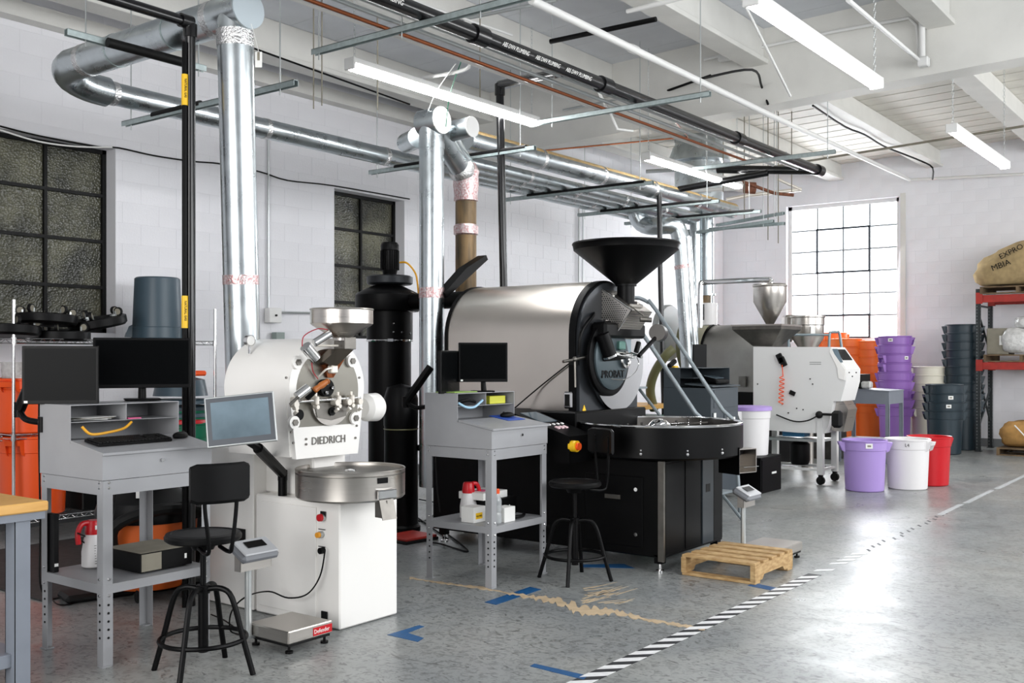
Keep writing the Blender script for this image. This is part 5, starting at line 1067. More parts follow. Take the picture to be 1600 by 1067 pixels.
# white destoner
dm = thing('destoning_machine', 'white angular sorting machine on wheeled white frame', 'machine', (12.3, 4.7, 0)); OD = dm.location; MX = 11.9
_px = [(1177, 542), (1302, 542), (1342, 577), (1341, 597), (1328, 627), (1310, 627), (1296, 668), (1289, 677), (1247, 676), (1200, 672), (1177, 668)]
K = lambda u: u if u < 1290 else 1290+(u-1290)*.62
px_ = [(K(u), v) for u, v in _px]
b = B(OD); b.poly([P(u, v, X=MX) for u, v in px_], (.5, 0, 0)); b.build('body', m_whitep, dm)
b = B(OD); b.poly([P(K(u), v, X=MX-.012) for u, v in ((1302, 545), (1340, 578), (1338, 594), (1322, 591), (1320, 575), (1300, 550))], (.012, 0, 0)); b.build('side_trim', m_white, dm)
a0, a1 = P(K(1302), 542, X=MX), P(K(1342), 577, X=MX); dS = (a1-a0); nS = V((0, -dS.z, dS.y)).normalized(); nS = nS if nS.y < 0 else -nS
fa, fb, fc, fd = [P(K(u), v, X=MX) for u, v in ((1307, 545), (1320, 545), (1334, 566), (1322, 567))]
b = B(OD); b.poly([fa+V((-.004, 0, 0)), fb+V((-.004, 0, 0)), fc+V((-.004, 0, 0)), fd+V((-.004, 0, 0))], (.004, 0, 0)); b.build('side_display', m_tscreen, dm)
b = B(OD); e0, e1 = a0+dS*.12+V((.1, 0, 0))+nS*.003, a0+dS*.6+V((.1, 0, 0))+nS*.003; b.poly([e0, e1, e1+V((.32, 0, 0)), e0+V((.32, 0, 0))], tuple(nS*.006)); b.build('control_display', m_blackp, dm)
b = B(OD)
for u, v, s in ((1219, 560, .03), (1223, 565, .02)): q = P(u, v, X=MX-.02); b.box(q.x, q.y, q.z, .04, .07, .12, R=RX(-.45), bev=.006)
q = P(1238, 614, X=MX-.01); b.box(q.x, q.y, q.z, .02, .07, .05, R=RX(.4)); b.build('black_latches', m_blackm, dm)
b = B(OD)
for v in (566, 569): q = P(1274, v, X=MX); b.box(q.x, q.y, q.z, .003, .14, .005)
for u, v in ((1184, 600), (1266, 592), (1270, 600), (1255, 640), (1245, 638), (1327, 582), (1338, 582), (1332, 588), (1232, 645)): q = P(u, v, X=MX); b.box(q.x-.004, q.y, q.z, .01, .012, .014)
b.build('vent_slots', m_blackm, dm)
b = B(OD); q0, q1 = P(1222, 588, X=MX-.04), P(1220, 632, X=MX-.04); n = 90; pts = []
for i in range(n+1): f = i/n; p = q0+(q1-q0)*f; pts.append(p+V((.028*math.cos(f*7*2*PI), .028*math.sin(f*7*2*PI), 0)))
b.tube(pts, .006, 6).tube([P(1222, 570, X=MX-.04), q0+V((.028, 0, 0))], .006, 6); b.build('coiled_air_hose', m_orange, dm)
b = B(OD); b.tube([P(1213, 648, X=MX-.05), P(1240, 658, X=MX-.05), P(1262, 657, X=MX-.05), P(1280, 648, X=MX-.05)], .009, 6, smooth=5).ball(P(1280, 648, X=MX-.04), .045, 14).tube([P(1284, 647, X=MX-.04), P(1304, 648, X=MX-.06)], .015, 8)
q = P(1308, 655, X=MX-.08); b.box(q.x, q.y, q.z, .1, .12, .2, bev=.03); b.build('cable_and_plug', m_blackm, dm)
b = B(OD); b.poly([P(K(u)+3, v, X=MX+.1) for u, v in ((1306, 625), (1330, 627), (1342, 640), (1330, 675), (1300, 672))], (.32, 0, 0)); b.build('outlet_chute', m_steel, dm)
lp = [P(1284, 757, Z=0), P(1313, 748, Z=0)]
for x in (MX+.02, MX+.5):
    for y in (P(1284, 757, X=MX).y+.02, 5.15):
        l = B(OD).bx(x-.035, x+.035, y-.035, y+.035, .12, .86).build('leg', m_whitep, dm)
        B(OD).cyl((x-.02, y, .05), (x+.02, y, .05), .05, seg=18).bx(x-.03, x+.03, y-.02, y+.02, .06, .125).build('caster', m_blackm, l)
yb0 = P(1284, 757, X=MX).y+.02
b = B(OD).bx(MX+.02, MX+.5, yb0-.03, yb0+.03, .66, .74).bx(MX, MX+.04, yb0, 5.15, .16, .19).bx(MX+.48, MX+.52, yb0, 5.15, .16, .19).bx(MX+.02, MX+.5, yb0-.015, yb0+.015, .16, .19)
b.build('frame', m_whitep, dm)
B(OD).bx(MX+.05, MX+.48, 4.4, 5.1, .50, .53).bx(MX+.05, MX+.48, 4.4, 5.1, .66, .68).build('machine_shelf', m_conduit, dm)
B(OD).bx(MX+.1, MX+.3, 4.62, 4.9, .55, .62, bev=.01).build('blue_vibrator', mat('blue_motor', '2f6f9a', .5), dm); B(OD).lathe([(.1, .2), (.12, .25), (.12, .45), (.06, .5)], (MX+.3, 4.75, 0), seg=20).build('dark_motor', m_blackp, dm)
# square hopper over it
sh = thing('square_hopper', 'square dark steel hopper funnelling into the white machine', 'hopper', P(1198, 525, X=12.2)); q = P(1198, 541, X=12.2)
zt, zb2 = P(1198, 509, X=12.2).z, 1.655; cy_ = q.y; b = B(sh.location); r1, r2 = .32, .13
T = [(12.2-r1, cy_-r1, zt), (12.2+r1, cy_-r1, zt), (12.2+r1, cy_+r1, zt), (12.2-r1, cy_+r1, zt)]; L2 = [(12.2-r2, cy_-r2, zb2), (12.2+r2, cy_-r2, zb2), (12.2+r2, cy_+r2, zb2), (12.2-r2, cy_+r2, zb2)]
M2 = [(x_, y_, zt-.05) for x_, y_, z__ in T]
b._add(T+M2+L2, [(0, 1, 5, 4), (1, 2, 6, 5), (2, 3, 7, 6), (3, 0, 4, 7), (4, 5, 9, 8), (5, 6, 10, 9), (6, 7, 11, 10), (7, 4, 8, 11), (8, 9, 10, 11)]); b.build('funnel', m_steeld, sh, recalc=False)
b = B(sh.location); [b.bx(12.2-r1-.015, 12.2+r1+.015, cy_+s*r1-.012, cy_+s*r1+.012, zt-.01, zt+.01) for s in (-1, 1)]; [b.bx(12.2+s*r1-.012, 12.2+s*r1+.012, cy_-r1, cy_+r1, zt-.01, zt+.01) for s in (-1, 1)]; b.build('rim', m_steel, sh)
# round two-tier pot
mp = thing('steel_kettle', 'round two-tier steel kettle behind the white machine top', 'kettle', P(1262, 515, D=14)); q = P(1262, 515, D=14.0); zf = lambda v: P(1262, v, D=14.0).z
B(mp.location).lathe([(.225, zf(494)), (.235, zf(493.5)), (.235, zf(496)), (.225, zf(497)), (.225, zf(508)), (.215, zf(509)), (.215, zf(528)), (.08, zf(552)), (.08, .0)], (q.x, q.y, 0), seg=44).build('kettle', m_steel, mp)
B(mp.location).lathe([(.0, zf(528)), (.21, zf(530))], (q.x, q.y, 0), seg=20).lathe([(.218, zf(507)), (.226, zf(508)), (.218, zf(509))], (q.x, q.y, 0), seg=44).build('joint_band', m_chrome, mp)
B(mp.location).box(*P(1270, 516, D=13.75), .06, .02, .1, rz=-.9).build('nameplate', m_label, mp)
q = P(1236, 512, D=14.3); B(mp.location).box(q.x, q.y, q.z, .25, .22, .35, rz=.6, bev=.03).build('side_tank', m_steel, mp)
hr = thing('guard_rail', 'grey tubular handrail behind the white machine', 'rail', P(1302, 540, D=13.2))
B(hr.location).tube([P(1295, 560, D=13.2), P(1296, 524, D=13.2), P(1299, 519, D=13.2), P(1308, 519, D=13.2), P(1312, 522, D=13.2), P(1317, 560, D=13.2)], .018, 10, smooth=2).tube([P(1232, 523, D=13.2), P(1296, 523, D=13.2)], .015, 8).tube([P(1232, 523, D=13.2), P(1232, 560, D=13.2)], .015, 8).build('tube', mat('blue_grey_rail', '7f8c92', .4, .4), hr)
stack(1303, 18.35, m_orange2, 10, .142, .235, .69, ('orange', 'the narrow orange stack leaning before window', 'orange bin stacks'), .3)
# grey table at right of machine
gt = thing('steel_table', 'blue-grey steel table between white machine and purple stack', 'table', (14.8, 4.46, 0)); 
B().poly([(0, 0, 1.03), (0, 0, .85), (0, .75, .85), (0, .75, 1.06)], (.7, 0, 0)).build('body', m_greyb, gt); B().poly([(-.01, -.01, 1.03), (-.01, .76, 1.06), (-.01, .76, 1.072), (-.01, -.01, 1.042)], (.72, 0, 0)).build('table_top', m_greyb, gt)
for x in (0, .65):
    for y in (0, .7): B().bx(x, x+.05, y, y+.004, 0, .85).bx(x, x+.004, y, y+.05, 0, .85).build('leg', m_greyb, gt)
B().bx(.02, .68, .02, .73, .3, .33).build('lower_shelf', m_greyb, gt)
t = thing('parts_tray', 'black tray with white and mint packages on blue-grey table', 'tray', (14.95, 5.0, 1.07)); B().bx(-.1, .35, -.12, .15, 0, .2, bev=.004).build('tray', m_blackm, t); B().bx(-.12, -.1, -.1, .12, .02, .12).build('mint_pack', m_mint, t); B().bx(-.15, -.02, -.28, -.14, 0, .1, bev=.02).build('white_pack', m_film, t)
tag(B((14.9, 5.35, 1.08)).box(14.9, 5.35, 1.32, .3, .25, .12, bev=.02).box(14.9, 5.35, 1.17, .26, .2, .18, bev=.02).build('white_printer', m_whitep), 'small white printer behind the machine control end', 'printer')
tag(B((15.2, 5.6, 0)).bx(15.0, 15.5, 5.3, 5.9, 0, .72, bev=.01).build('steel_bin_box', m_steeld), 'dark steel box standing under the blue-grey table', 'box')
# slate cabinet desk
sc_ = thing('slate_cabinet', 'dark slate cabinet desk with open pigeonholes beyond the cooling tray', 'cabinet', (9.75, 4.75, 0)); S = lambda: B()
S().bx(0, .66, 0, .56, .05, 1.19, bev=.004).build('body', m_cabinet, sc_); S().poly([(-.01, -.02, 1.2), (-.01, .3, 1.225), (-.01, .3, 1.238), (-.01, -.02, 1.213)], (.68, 0, 0)).build('lid', m_cabinet, sc_)
S().bx(-.0, .004, .36, .56, 1.19, 1.4).bx(.656, .66, .1, .56, 1.19, 1.4).bx(0, .66, .555, .56, 1.19, 1.4).bx(0, .66, .1, .56, 1.396, 1.4).bx(0, .66, .2, .56, 1.29, 1.294).build('riser', m_cabinet, sc_)
S().bx(.06, .6, -.006, 0, .98, 1.17, bev=.002).build('upper_panel', m_cabinet, sc_)
dw = S().bx(.3, .6, -.01, 0, .72, .93, bev=.002).build('drawer', m_cabinet, sc_); S().bx(.36, .54, -.022, -.01, .84, .87).build('drawer_label', m_label, dw)
S().bx(.03, .25, -.008, 0, .5, .93, bev=.002).build('side_door', m_cabinet, sc_); S().bx(.05, .1, -.01, -.008, .86, .93).build('paper_sticker', m_label, sc_)
t = thing('label_printer', 'black slanted label scale with pale display on slate cabinet', 'scale', (10.12, 4.9, 1.23)); S().box(0, 0, .04, .3, .24, .05, bev=.015, R=RX(.2)).build('body', m_blackp, t); S().box(0, -.005, .072, .2, .13, .006, R=RX(.2)).build('display', m_tscreen, t)
tag(B(P(1090, 555, D=11.6)).box(*P(1093, 556, D=11.6), .18, .03, .26, rz=-.5, bev=.004).build('monitor', m_blackp), 'black monitor standing on top of the slate cabinet', 'monitor')
t = thing('barcode_scanner', 'black and yellow hand tool on slate cabinet top', 'scanner', P(1050, 568, D=11.2)); S().box(0, 0, .0, .16, .05, .05, R=RY(-.4), bev=.012).build('handle', m_blackp, t); S().box(.06, 0, -.05, .09, .06, .05, bev=.01).build('yellow_block', m_yellow, t)
# workbench with crates behind the rolling ladder
wb2 = thing('packing_table', 'low wooden topped table behind the rolling ladder', 'table', (10.9, 6.2, 0)); S().bx(-.6, .35, -.25, .3, .9, .95, bev=.004).build('table_top', m_wood, wb2)
for x in (-.55, .28):
    for y in (-.22, .24): S().bx(x, x+.05, y, y+.05, 0, .9).build('leg', m_blackp, wb2)
S().bx(-.58, .33, -.24, .28, .42, .45).build('lower_shelf', m_blackp, wb2)
t = thing('green_crate', 'green crate of packages on the wooden topped table shelf', 'crate', (10.85, 6.15, .451)); S().bx(-.4, .35, -.15, .2, 0, .36, bev=.01).build('crate', m_green, t)
tag(B((10.7, 5.85, 0)).bx(10.3, 11.1, 5.72, 5.92, .02, .82, bev=.01).build('parts_rack', m_mint), 'pale wire basket stand before the wooden topped table', 'rack')
tag(B(P(1010, 600, D=12.3)).tube([P(1022, 640, D=12.4), P(1016, 610, D=12.3), P(1023, 582, D=12.2), P(1040, 556, D=12.1), P(1052, 545, D=12.1)], .055, 12, smooth=5).build('flexible_hose', m_olive), 'thick olive hose arching behind the rolling ladder', 'hose')
# rolling ladder
ld = thing('rolling_ladder', 'grey steel rolling ladder with handrails behind the black roaster', 'ladder', (8.4, 4.4, 0)); m_lad = mat('ladder_grey', '8f989d', .4, .5)
for x, zt_ in ((8.7, 0), (8.15, -.02)):
    B(ld.location).tube([(x, 3.95, .1), (x, 4.02, .9), (x, 4.12, 1.02), (x, 4.82, 1.97+zt_), (x, 4.9, 2.04+zt_), (x, 4.98, 2.08+zt_), (x, 5.06, 2.09+zt_), (x, 5.45, 2.09+zt_), (x, 5.5, 2.0), (x, 5.5, .05)], .019, 12, smooth=2).build('handrail', m_lad, ld)
for k in range(4):
    y, z = 4.0+.3*k, .3+.31*k; st_ = B(ld.location).bx(8.17, 8.68, y, y+.22, z-.02, z, bev=.003).build('tread', m_lad, ld)
for x in (8.18, 8.67): B(ld.location).tube([(x, 3.9, .02), (x, 5.0, 1.22)], .016, 8).build('stringer', m_lad, ld)
# ================================================================ pallet rack at right
rk = thing('pallet_rack', 'pallet rack with dark uprights and red beams at right edge', 'rack', (17.75, 3.95, 0)); OR = rk.location
for x in (17.75, 18.6):
    u_ = B(OR).bx(x-.04, x+.04, 3.9, 3.905, 0, 2.62).bx(x-.04, x-.036, 3.9, 3.96, 0, 2.62).bx(x+.036, x+.04, 3.9, 3.96, 0, 2.62).bx(x-.04, x-.015, 3.96, 3.964, 0, 2.62).bx(x+.015, x+.04, 3.96, 3.964, 0, 2.62).bx(x-.06, x+.06, 3.88, 3.98, 0, .01).build('upright', m_rackgreen, rk)
    b = B(OR); 
    for k in range(48):
        for dx_ in (-.02, .02): b.box(x-.0405, 3.915+.03, .06+.053*k, .001, .014, .02) if dx_ > 0 else b.box(x+dx_*0, 3.8995, .06+.053*k, .03, .001, .02)
    b.build('upright_slots', m_label if False else mat('slot_grey', '6f7476', .8) , u_)  # slots drawn as flat grey rectangles, paler than the upright
    for z in (1.38, 2.46): B(OR).bx(x-.045, x-.04 if x < 18 else x+.04, 3.86, 3.96, z-.08, z+.1).build('beam_bracket', m_rackred, rk)
    for z in (1.38, 2.46): B(OR).bx(x-.025, x+.025, .9, 3.9, z-.06, z+.06, bev=.004).build('beam', m_rackred, rk)
for z0_, z1_ in ((.4, 1.0), (2.2, 1.6), (1.2, .45), (2.35, 2.35)): B(OR).tube([(17.78, 3.93, z0_), (18.57, 3.93, z1_)], .018, 6).build('brace', m_rackgreen, rk)
B(OR).bx(17.77, 18.58, .9, 3.85, 2.52, 2.53).build('wire_deck', m_conduit, rk)
def pallet(label, x, y, z, m, Lx=1.0, Ly=1.1):
    t = thing('pallet', label, 'pallet', (x, y, z)); n = 7
    for k in range(n): B().bx(Lx*k/n, Lx*k/n+Lx/n*.75, 0, Ly, .1, .118).build('deck_board', m, t)
    for k in range(3): y_ = (Ly-.04)*k/2; B().bx(0, Lx, y_, y_+.04, .018, .1).build('stringer', m, t)
    for k in range(3): x_ = (Lx-.1)*k/2; B().bx(x_, x_+.1, 0, Ly, 0, .018).build('bottom_board', m, t)
pallet('aged pallet on top of rack, under the printed sack', 17.7, 2.8, 2.535, m_oldpine)
pallet('dark pallet on middle level of the rack under cartons', 17.72, 2.75, 1.445, m_oldpine)
pallet('pallet on the floor under tan sacks at right edge', 17.2, 2.3, 0, m_oldpine, 1.0, 1.25)
def sack(label, c, sx, sy, sz, m, rz=0, tilt=0, seed=1, rx=0):
    random.seed(seed); n, k = 18, 12; b = B(); vs = []; R = RZ(rz) @ RX(rx) @ RY(tilt)
    for i in range(k+1):
        t = PI*i/k
        for j in range(n):
            a_ = 2*PI*j/n; e = .62; x = math.copysign(abs(math.sin(t)*math.cos(a_))**e, math.cos(a_)); y = math.copysign(abs(math.sin(t)*math.sin(a_))**e, math.sin(a_)); z = math.copysign(abs(math.cos(t))**.8, math.cos(t))
            f = 1+.06*math.sin(3*a_+seed)*math.sin(t)+.04*math.sin(7*t+2*a_)+random.uniform(-.02, .02)
            p = R @ V((x*sx/2*f, y*sy/2*f, z*sz/2*f)); p.z = max(p.z, -sz*.46); vs.append(p+V(c)-V(c))
    b._add(vs, [(i*n+j, (i+1)*n+j, (i+1)*n+(j+1) % n, i*n+(j+1) % n) for i in range(k) for j in range(n)])
    t = thing('coffee_sack', label, 'sack', c); b.build('sack', m, t, ang=70); return t
q = P(1572, 424, X=18.0); sk1 = sack('bulging burlap sack with black lettering on top of rack', (18.05, 3.4, 2.99), .8, 1.25, .66, m_burlap, 0, .0, 3, rx=-.38)
text('EXPRO', .12, (-.41, .18, .08), FACE_NX @ RZ(.45), m_blackm, sk1, 'sack_print', .002); text('MBIA', .13, (-.41, .3, -.1), FACE_NX @ RZ(.35), m_blackm, sk1, 'sack_print', .002)
sack('second burlap sack behind the printed one at frame edge', (18.15, 2.45, 3.02), .75, .8, .68, m_burlap, .2, 0, 5)
q = P(1572, 672, X=17.7); s_ = sack('tan sack lying on floor pallet with rope tie', (17.6, 3.2, .32), .7, .75, .42, m_burlapt, .1, 0, 7)
B().tube([(-.36, .1, .15), (-.4, .0, .05), (-.38, -.12, -.1), (-.42, -.18, -.22)], .01, 6, smooth=4).build('rope', m_label, s_)
sack('tan sack at right edge, leaning over its neighbour', (17.55, 2.6, .38), .7, .7, .52, m_burlapt, -.2, 0, 9)
sack('upper tan sack resting on the two floor sacks', (17.7, 2.95, .66), .6, .5, .35, m_burlapt, .3, .2, 11)
for (y0_, y1_, h_, m_, lb) in ((3.5, 3.82, .42, m_cardg, 'grey carton at left of the middle rack level'), (2.85, 3.2, .5, m_cardg, 'grey carton right of the film-wrapped bundle on rack')):
    t = thing('carton', lb, 'box', (18.0, y0_, 1.565)); B().bx(-.2, .3, 0, y1_-y0_, 0, h_, bev=.01).build('carton', m_, t); B().bx(-.203, -.2, .03, .13, .15, .3).build('label', m_label, t)
sack('clear film-wrapped bundle between cartons on the rack', (17.9, 3.4, 1.78), .35, .42, .42, m_film, 0, 0, 13); sack('crumpled clear film on top of bundle on rack', (17.95, 3.3, 2.07), .25, .25, .2, m_film, .4, 0, 17)
# ================================================================ wire shelving, left
random.seed(11)
ws = thing('wire_shelving', 'chrome wire shelving unit along left wall behind the nearer desk', 'shelving', (5.1, 8.3, 0)); OW = ws.location
for x in (4.14, 6.07):
    for y in (8.1, 8.55): B(OW).cyl((x, y, 0), (x, y, 1.97), .0135, seg=12).build('post', m_chrome, ws)
for z in (1.66, .885, .2):
    b = B(OW)
    for y in (8.1, 8.55): 
        for dz in (0, -.032): b.cyl((4.14, y, z+dz), (6.07, y, z+dz), .004, seg=6)
        n = 48; b.tube([(4.14+1.93*i/n, y, z-(.03 if i % 2 else 0)) for i in range(n+1)], .0025, 4)
    for i in range(60): x = 4.17+1.87*i/59; b.cyl((x, 8.1, z+.002), (x, 8.55, z+.002), .002, seg=5)
    for x in (4.14, 6.07):
        b.cyl((x, 8.1, z), (x, 8.55, z), .004, seg=6).cyl((x, 8.1, z-.032), (x, 8.55, z-.032), .004, seg=6)
        for y in (8.1, 8.55): b.cyl((x, y, z-.045), (x, y, z+.01), .02, seg=12)
    b.build('wire_shelf', m_chrome, ws)
ws2 = thing('wire_shelving', 'wire shelving unit cut by the left frame edge', 'shelving', (3.3, 8.3, 0)); 
for x in (2.5,):
    for y in (8.1, 8.55): B(ws2.location).cyl((x, y, 0), (x, y, 1.64 if x > 4 else 1.97), .0135, seg=12).build('post', m_chrome, ws2)
for z in (1.655, .88):
    b = B(ws2.location)
    for y in (8.1, 8.55):
        for dz in (0, -.032): b.cyl((2.5, y, z+dz), (4.05, y, z+dz), .004, seg=6)
        n = 40; b.tube([(2.5+1.55*i/n, y, z-(.03 if i % 2 else 0)) for i in range(n+1)], .0025, 4)
    for i in range(44): x = 2.53+1.49*i/43; b.cyl((x, 8.1, z+.002), (x, 8.55, z+.002), .002, seg=5)
    b.build('wire_shelf', m_chrome, ws2)
def dolly(label, c, rz, tx, ty, first=[None]):
    if first[0] is None:
        t = thing('bin_dolly', label, 'dolly', c, rz, 'round bin dollies on the wire shelf'); first[0] = t
        B().lathe([(.08, -.02), (.225, -.02), (.245, .0), (.245, .06), (.225, .068), (.215, .03), (.08, .02)], seg=40).build('ring', m_blackp, t)
        B().box(0, 0, .015, .42, .06, .02).box(0, 0, .015, .06, .42, .02).build('cross', m_blackp, t)
        for k in range(5):
            a_ = 2*PI*k/5; x, y = .19*math.cos(a_), .19*math.sin(a_); f = B().box(x, y, .075, .014, .03, .06, rz=a_).cyl((x, y, .055), (x, y, .065), .03, seg=12).build('caster_fork', m_conduit, t)
            q = V((-math.sin(a_), math.cos(a_), 0)); w0 = V((x+.02*math.cos(a_), y+.02*math.sin(a_), .1)); B().cyl(w0-q*.012, w0+q*.012, .037, seg=20).build('caster_wheel', m_blackm, f); B().cyl(w0-q*.0135, w0+q*.0135, .027, seg=16).build('wheel_rim', m_cardg, f)
    else: t = dup(first[0], c, rz, label)
    t.rotation_euler = (tx, ty, rz)
pd = lambda u, v: P(u, v, Y=8.32)
q = pd(50, 522); dolly('lowest black bin dolly lying on the wire shelf', (4.65, 8.32, 1.665), .3, 0, 0)
dolly('black bin dolly with casters up, at left of the dolly heap', (4.52, 8.3, 1.80), 1.1, .04, .05); dolly('tilted black bin dolly at the right of dolly heap', (4.99, 8.3, 1.79), .2, -.05, -.2)
dolly('black bin dolly at frame edge on wire shelf', (4.2, 8.3, 1.70), .8, 0, .06)
p = P(245, 526, Y=8.35); can('upturned_bin', 'slate blue bin upside down on top of wire shelving', (p.x, 8.34, 1.668), m_slate, .235, .58, rz=face(p, 0), up=True)
p = (4.4, 8.33); can('storage_bin', 'upper orange bin on middle wire shelf at the left', (4.37, 8.33, .89), m_orange, .27, .45, rz=.6); can('storage_bin', 'large lower orange bin behind the nearer desk', (4.42, 8.33, .21), m_orange, .285, .655, rz=.6)
tag(B((4.3, 8.33, 1.35)).lathe([(.17, 1.33), (.18, 1.46), (.185, 1.47), (.17, 1.47), (.16, 1.34)], (4.35, 8.33, 0), seg=28).build('clear_tub', m_film), 'translucent tub sitting in the upper orange bin', 'tub')
p = P(285, 700, Y=8.3); can('storage_bin', 'green bin on lowest wire shelf right of black pipe', (p.x, 8.32, .21), m_green, .28, .69, rz=.2); can('storage_bin', 'dark green bin nested above the green one', (p.x-.02, 8.32, .33), m_green, .28, .69, rz=.5)
for k in range(4): 
    m_ = (m_red, m_slate, m_slated, m_slate)[k]; lb = ('red round lid on the middle wire shelf', 'slate bin lid just above the red lid', 'third dark lid in the lid pile', 'topmost slate lid in the lid pile')[k]
    q = thing('bin_lid', lb, 'lid', (p.x-.05+.02*k, 8.32, .895+.06*k)); B().lathe([(0, .03), (.2, .045), (.27, .04), (.29, .03), (.295, 0), (.285, 0), (.28, .02), (0, .01)], seg=36).build('lid', m_, q)
tag(B((p.x, 8.3, 1.14)).lathe([(.0, 1.14), (.25, 1.15), (.22, 1.3), (.1, 1.33), (0, 1.33)], (p.x-.02, 8.3, 0), seg=30).build('slate_tub', m_slate), 'slate tub upturned on the lid pile', 'tub')
tag(B((p.x+.1, 8.2, 1.33)).box(p.x+.1, 8.2, 1.36, .14, .1, .05, bev=.015).build('orange_scoop', m_orange), 'small orange scoop on top of slate tub', 'scoop')
can('storage_bin', 'green bin on lowest wire shelf behind shop vacuum', (5.35, 8.32, .21), m_green, .28, .69, rz=.9)
for k in range(2): tag(B((4.95, 8.3, .21+.3*k)).bx(4.74, 5.06, 8.12, 8.5, .21+.3*k, .5+.3*k, bev=.01).build('black_crate', m_blackp), ('lower' if k == 0 else 'upper')+' black crate on wire shelf between orange and green bins', 'crate')
# shop vacuum under the desk view
q = P(225, 850, Z=0); vx, vy = P(232, 812, D=6.5).x, P(232, 812, D=6.5).y
sv = thing('shop_vacuum', 'orange and black wet vacuum on floor behind nearer desk', 'vacuum', (vx, vy, 0)); sv.scale = (1.15, 1.15, 1.22)
S().lathe([(.2, .06), (.24, .1), (.26, .4), (.22, .44)], seg=36).build('tank', mat('dusty_orange', 'd9621e', .5), sv); S().lathe([(.27, .4), (.28, .44), (.26, .5), (.15, .56), (.12, .66), (0, .69)], seg=36).build('motor_head', m_blackp, sv)
S().box(0, 0, .7, .07, .3, .04, rz=.5, bev=.015).build('handle', m_blackp, sv); S().tube([(-.25, -.1, .2), (-.3, -.15, .4), (-.1, -.28, .48), (.2, -.26, .42), (.3, -.1, .3), (.32, .05, .1)], .03, 10, smooth=5).build('hose', m_blackm, sv)
for a_ in range(4): S().cyl((.2*math.cos(a_*PI/2+.7), .2*math.sin(a_*PI/2+.7), .03), (.2*math.cos(a_*PI/2+.7)+.02, .2*math.sin(a_*PI/2+.7), .03), .03, seg=12).cyl((.2*math.cos(a_*PI/2+.7), .2*math.sin(a_*PI/2+.7), .03), (.2*math.cos(a_*PI/2+.7), .2*math.sin(a_*PI/2+.7), .09), .008, seg=6).build('caster', m_blackm, sv)
S().box(-.19, -.19, .25, .05, .01, .04, rz=-.78).build('sticker', m_label, sv); S().box(-.15, -.15, .55, .04, .01, .04, rz=-.78).build('sticker', m_label, sv)
tag(B((4.6, 7.1, 0)).bx(3.3, 5.9, 6.1, 8.0, .0005, .012).build('dark_floor_sheet', mat('dark_sheet', '2b2b2b', .7, var=.3, vs=20)), 'thin dark sheet added on floor in front of wire shelving', 'mat')  # thin dark sheet added to darken the floor behind the desk
t = thing('cable_ramp', 'low black ribbed cable ramp crossing the floor behind nearer desk', 'cable ramp', (3.7, 6.0, 0))
for k in range(4): q0, q1 = V((3.35+.45*k, 6.0-.12*k, 0)), V((3.78+.45*k, 5.885-.12*k, 0)); m0 = (q0+q1)/2; B(t.location).box(m0.x, m0.y, .03, .42, .22, .05, rz=-.26, bev=.018).build('ramp_section', m_blackm, t)
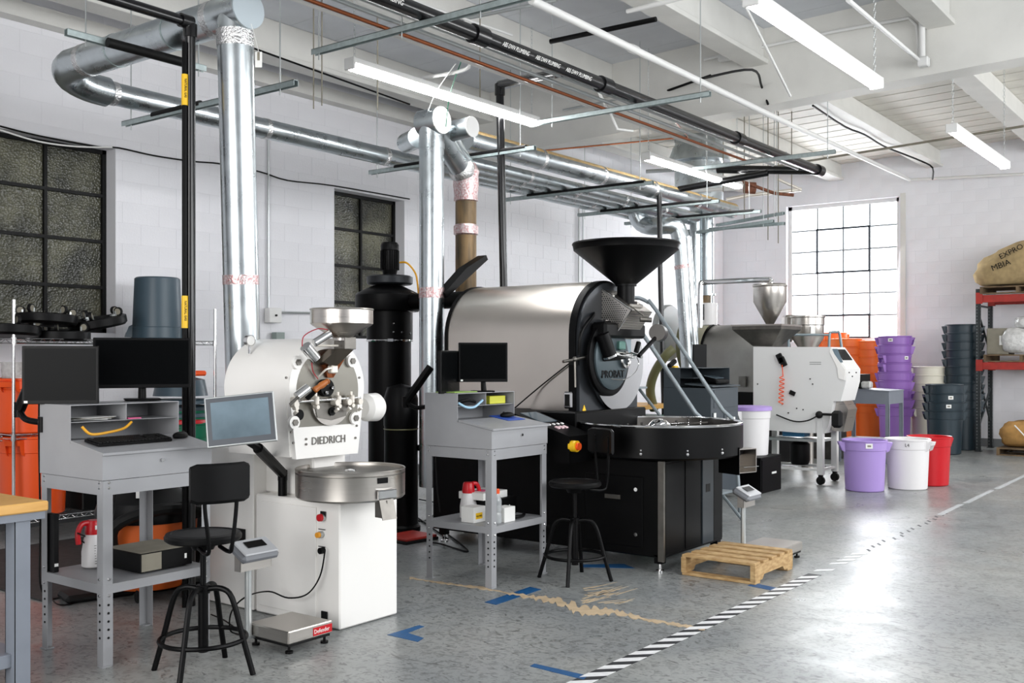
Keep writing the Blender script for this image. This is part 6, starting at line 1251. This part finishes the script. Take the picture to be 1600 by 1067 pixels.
# dark machinery between white roaster and wall
dk = thing('parts_cart', 'dark cart of hoses and fittings under the wire shelving', 'cart', (4.9, 7.0, 0)); S().bx(-.35, .35, -.2, .2, .5, .53).build('tray', m_blackp, dk); 
S().bx(-.35, .35, -.2, .2, .12, .15).build('lower_tray', m_blackp, dk)
for x in (-.33, .33):
    for y in (-.18, .18): S().cyl((x, y, 0), (x, y, .6), .014, seg=8).build('post', m_conduit, dk)
S().box(-.1, 0, .6, .3, .25, .14, bev=.02).build('black_case', m_blackp, dk); S().cyl((.1, -.1, .25), (.1, .1, .25), .1).build('black_reel', m_blackp, dk)
vm = thing('valve_manifold', 'brass and yellow valves on pipe behind the nearest stool', 'valve', P(330, 800, D=6.6)); S().cyl((-.25, 0, 0), (.2, 0, 0), .025, seg=12).build('manifold', m_blackp, vm); S().cyl((.02, -.02, .02), (.02, -.02, .06), .02, seg=12).build('red_knob', m_red, vm); S().box(.06, 0, .1, .12, .02, .03, bev=.005).build('yellow_lever', m_yellow, vm)
S().cyl((-.2, 0, 0), (-.2, 0, -P(330, 800, D=6.6).z), .02, seg=10).build('standpipe', m_blackp, vm)

# ================================================================ split multi-piece parts, mark tiny ones
SPLIT = {'clamp_collars': 'clamp_collar', 'shaft_brackets': 'shaft_bracket', 'foil_tape_wrap': 'foil_tape_wrap', 'duct_seams': 'duct_seam', 'tape_bands': 'tape_band', 'bearing_bolts': 'bearing_bolt', 'tray_bolts': 'tray_bolt', 'buttons': 'button', 'rocker_switches': 'rocker_switch', 'guard_ribs': 'guard_rib', 'black_latches': 'black_latch', 'machine_shelf': 'machine_shelf', 'barrel_bolts': 'barrel_bolt', 'door_knob': 'door_knob', 'floor_cables': '', 'motor_fins': 'motor_fin', 'cross': 'cross_bar', 'panel_marks': 'panel_mark', 'drop': 'drop_duct', 'red_wiring': 'red_wire'}
STUFF = ('adjustment_holes', 'bolts', 'small_screws', 'graduation_marks', 'upright_slots', 'vent_slots', 'keys', 'perforations')
for o in list(bpy.data.objects):
    base = o.name.split('.')[0]
    if base in STUFF: o['kind'] = 'stuff'
    if SPLIT.get(base) and o.type == 'MESH' and o.data.users == 1:
        me = o.data; n = len(me.vertices); par = list(range(n))
        def fd(i):
            while par[i] != i: par[i] = par[par[i]]; i = par[i]
            return i
        for e_ in me.edges: par[fd(e_.vertices[0])] = fd(e_.vertices[1])
        comp = {}
        for p_ in me.polygons: comp.setdefault(fd(p_.vertices[0]), []).append(p_)
        if len(comp) < 2: continue
        for fs_ in comp.values():
            q_ = B(); ix = {}
            for p_ in fs_:
                for v_ in p_.vertices:
                    if v_ not in ix: ix[v_] = len(q_.v); q_.v.append(me.vertices[v_].co.copy())
                q_.f.append([ix[v_] for v_ in p_.vertices])
            q_.build(SPLIT[base], me.materials[0], o.parent)
        bpy.data.objects.remove(o)
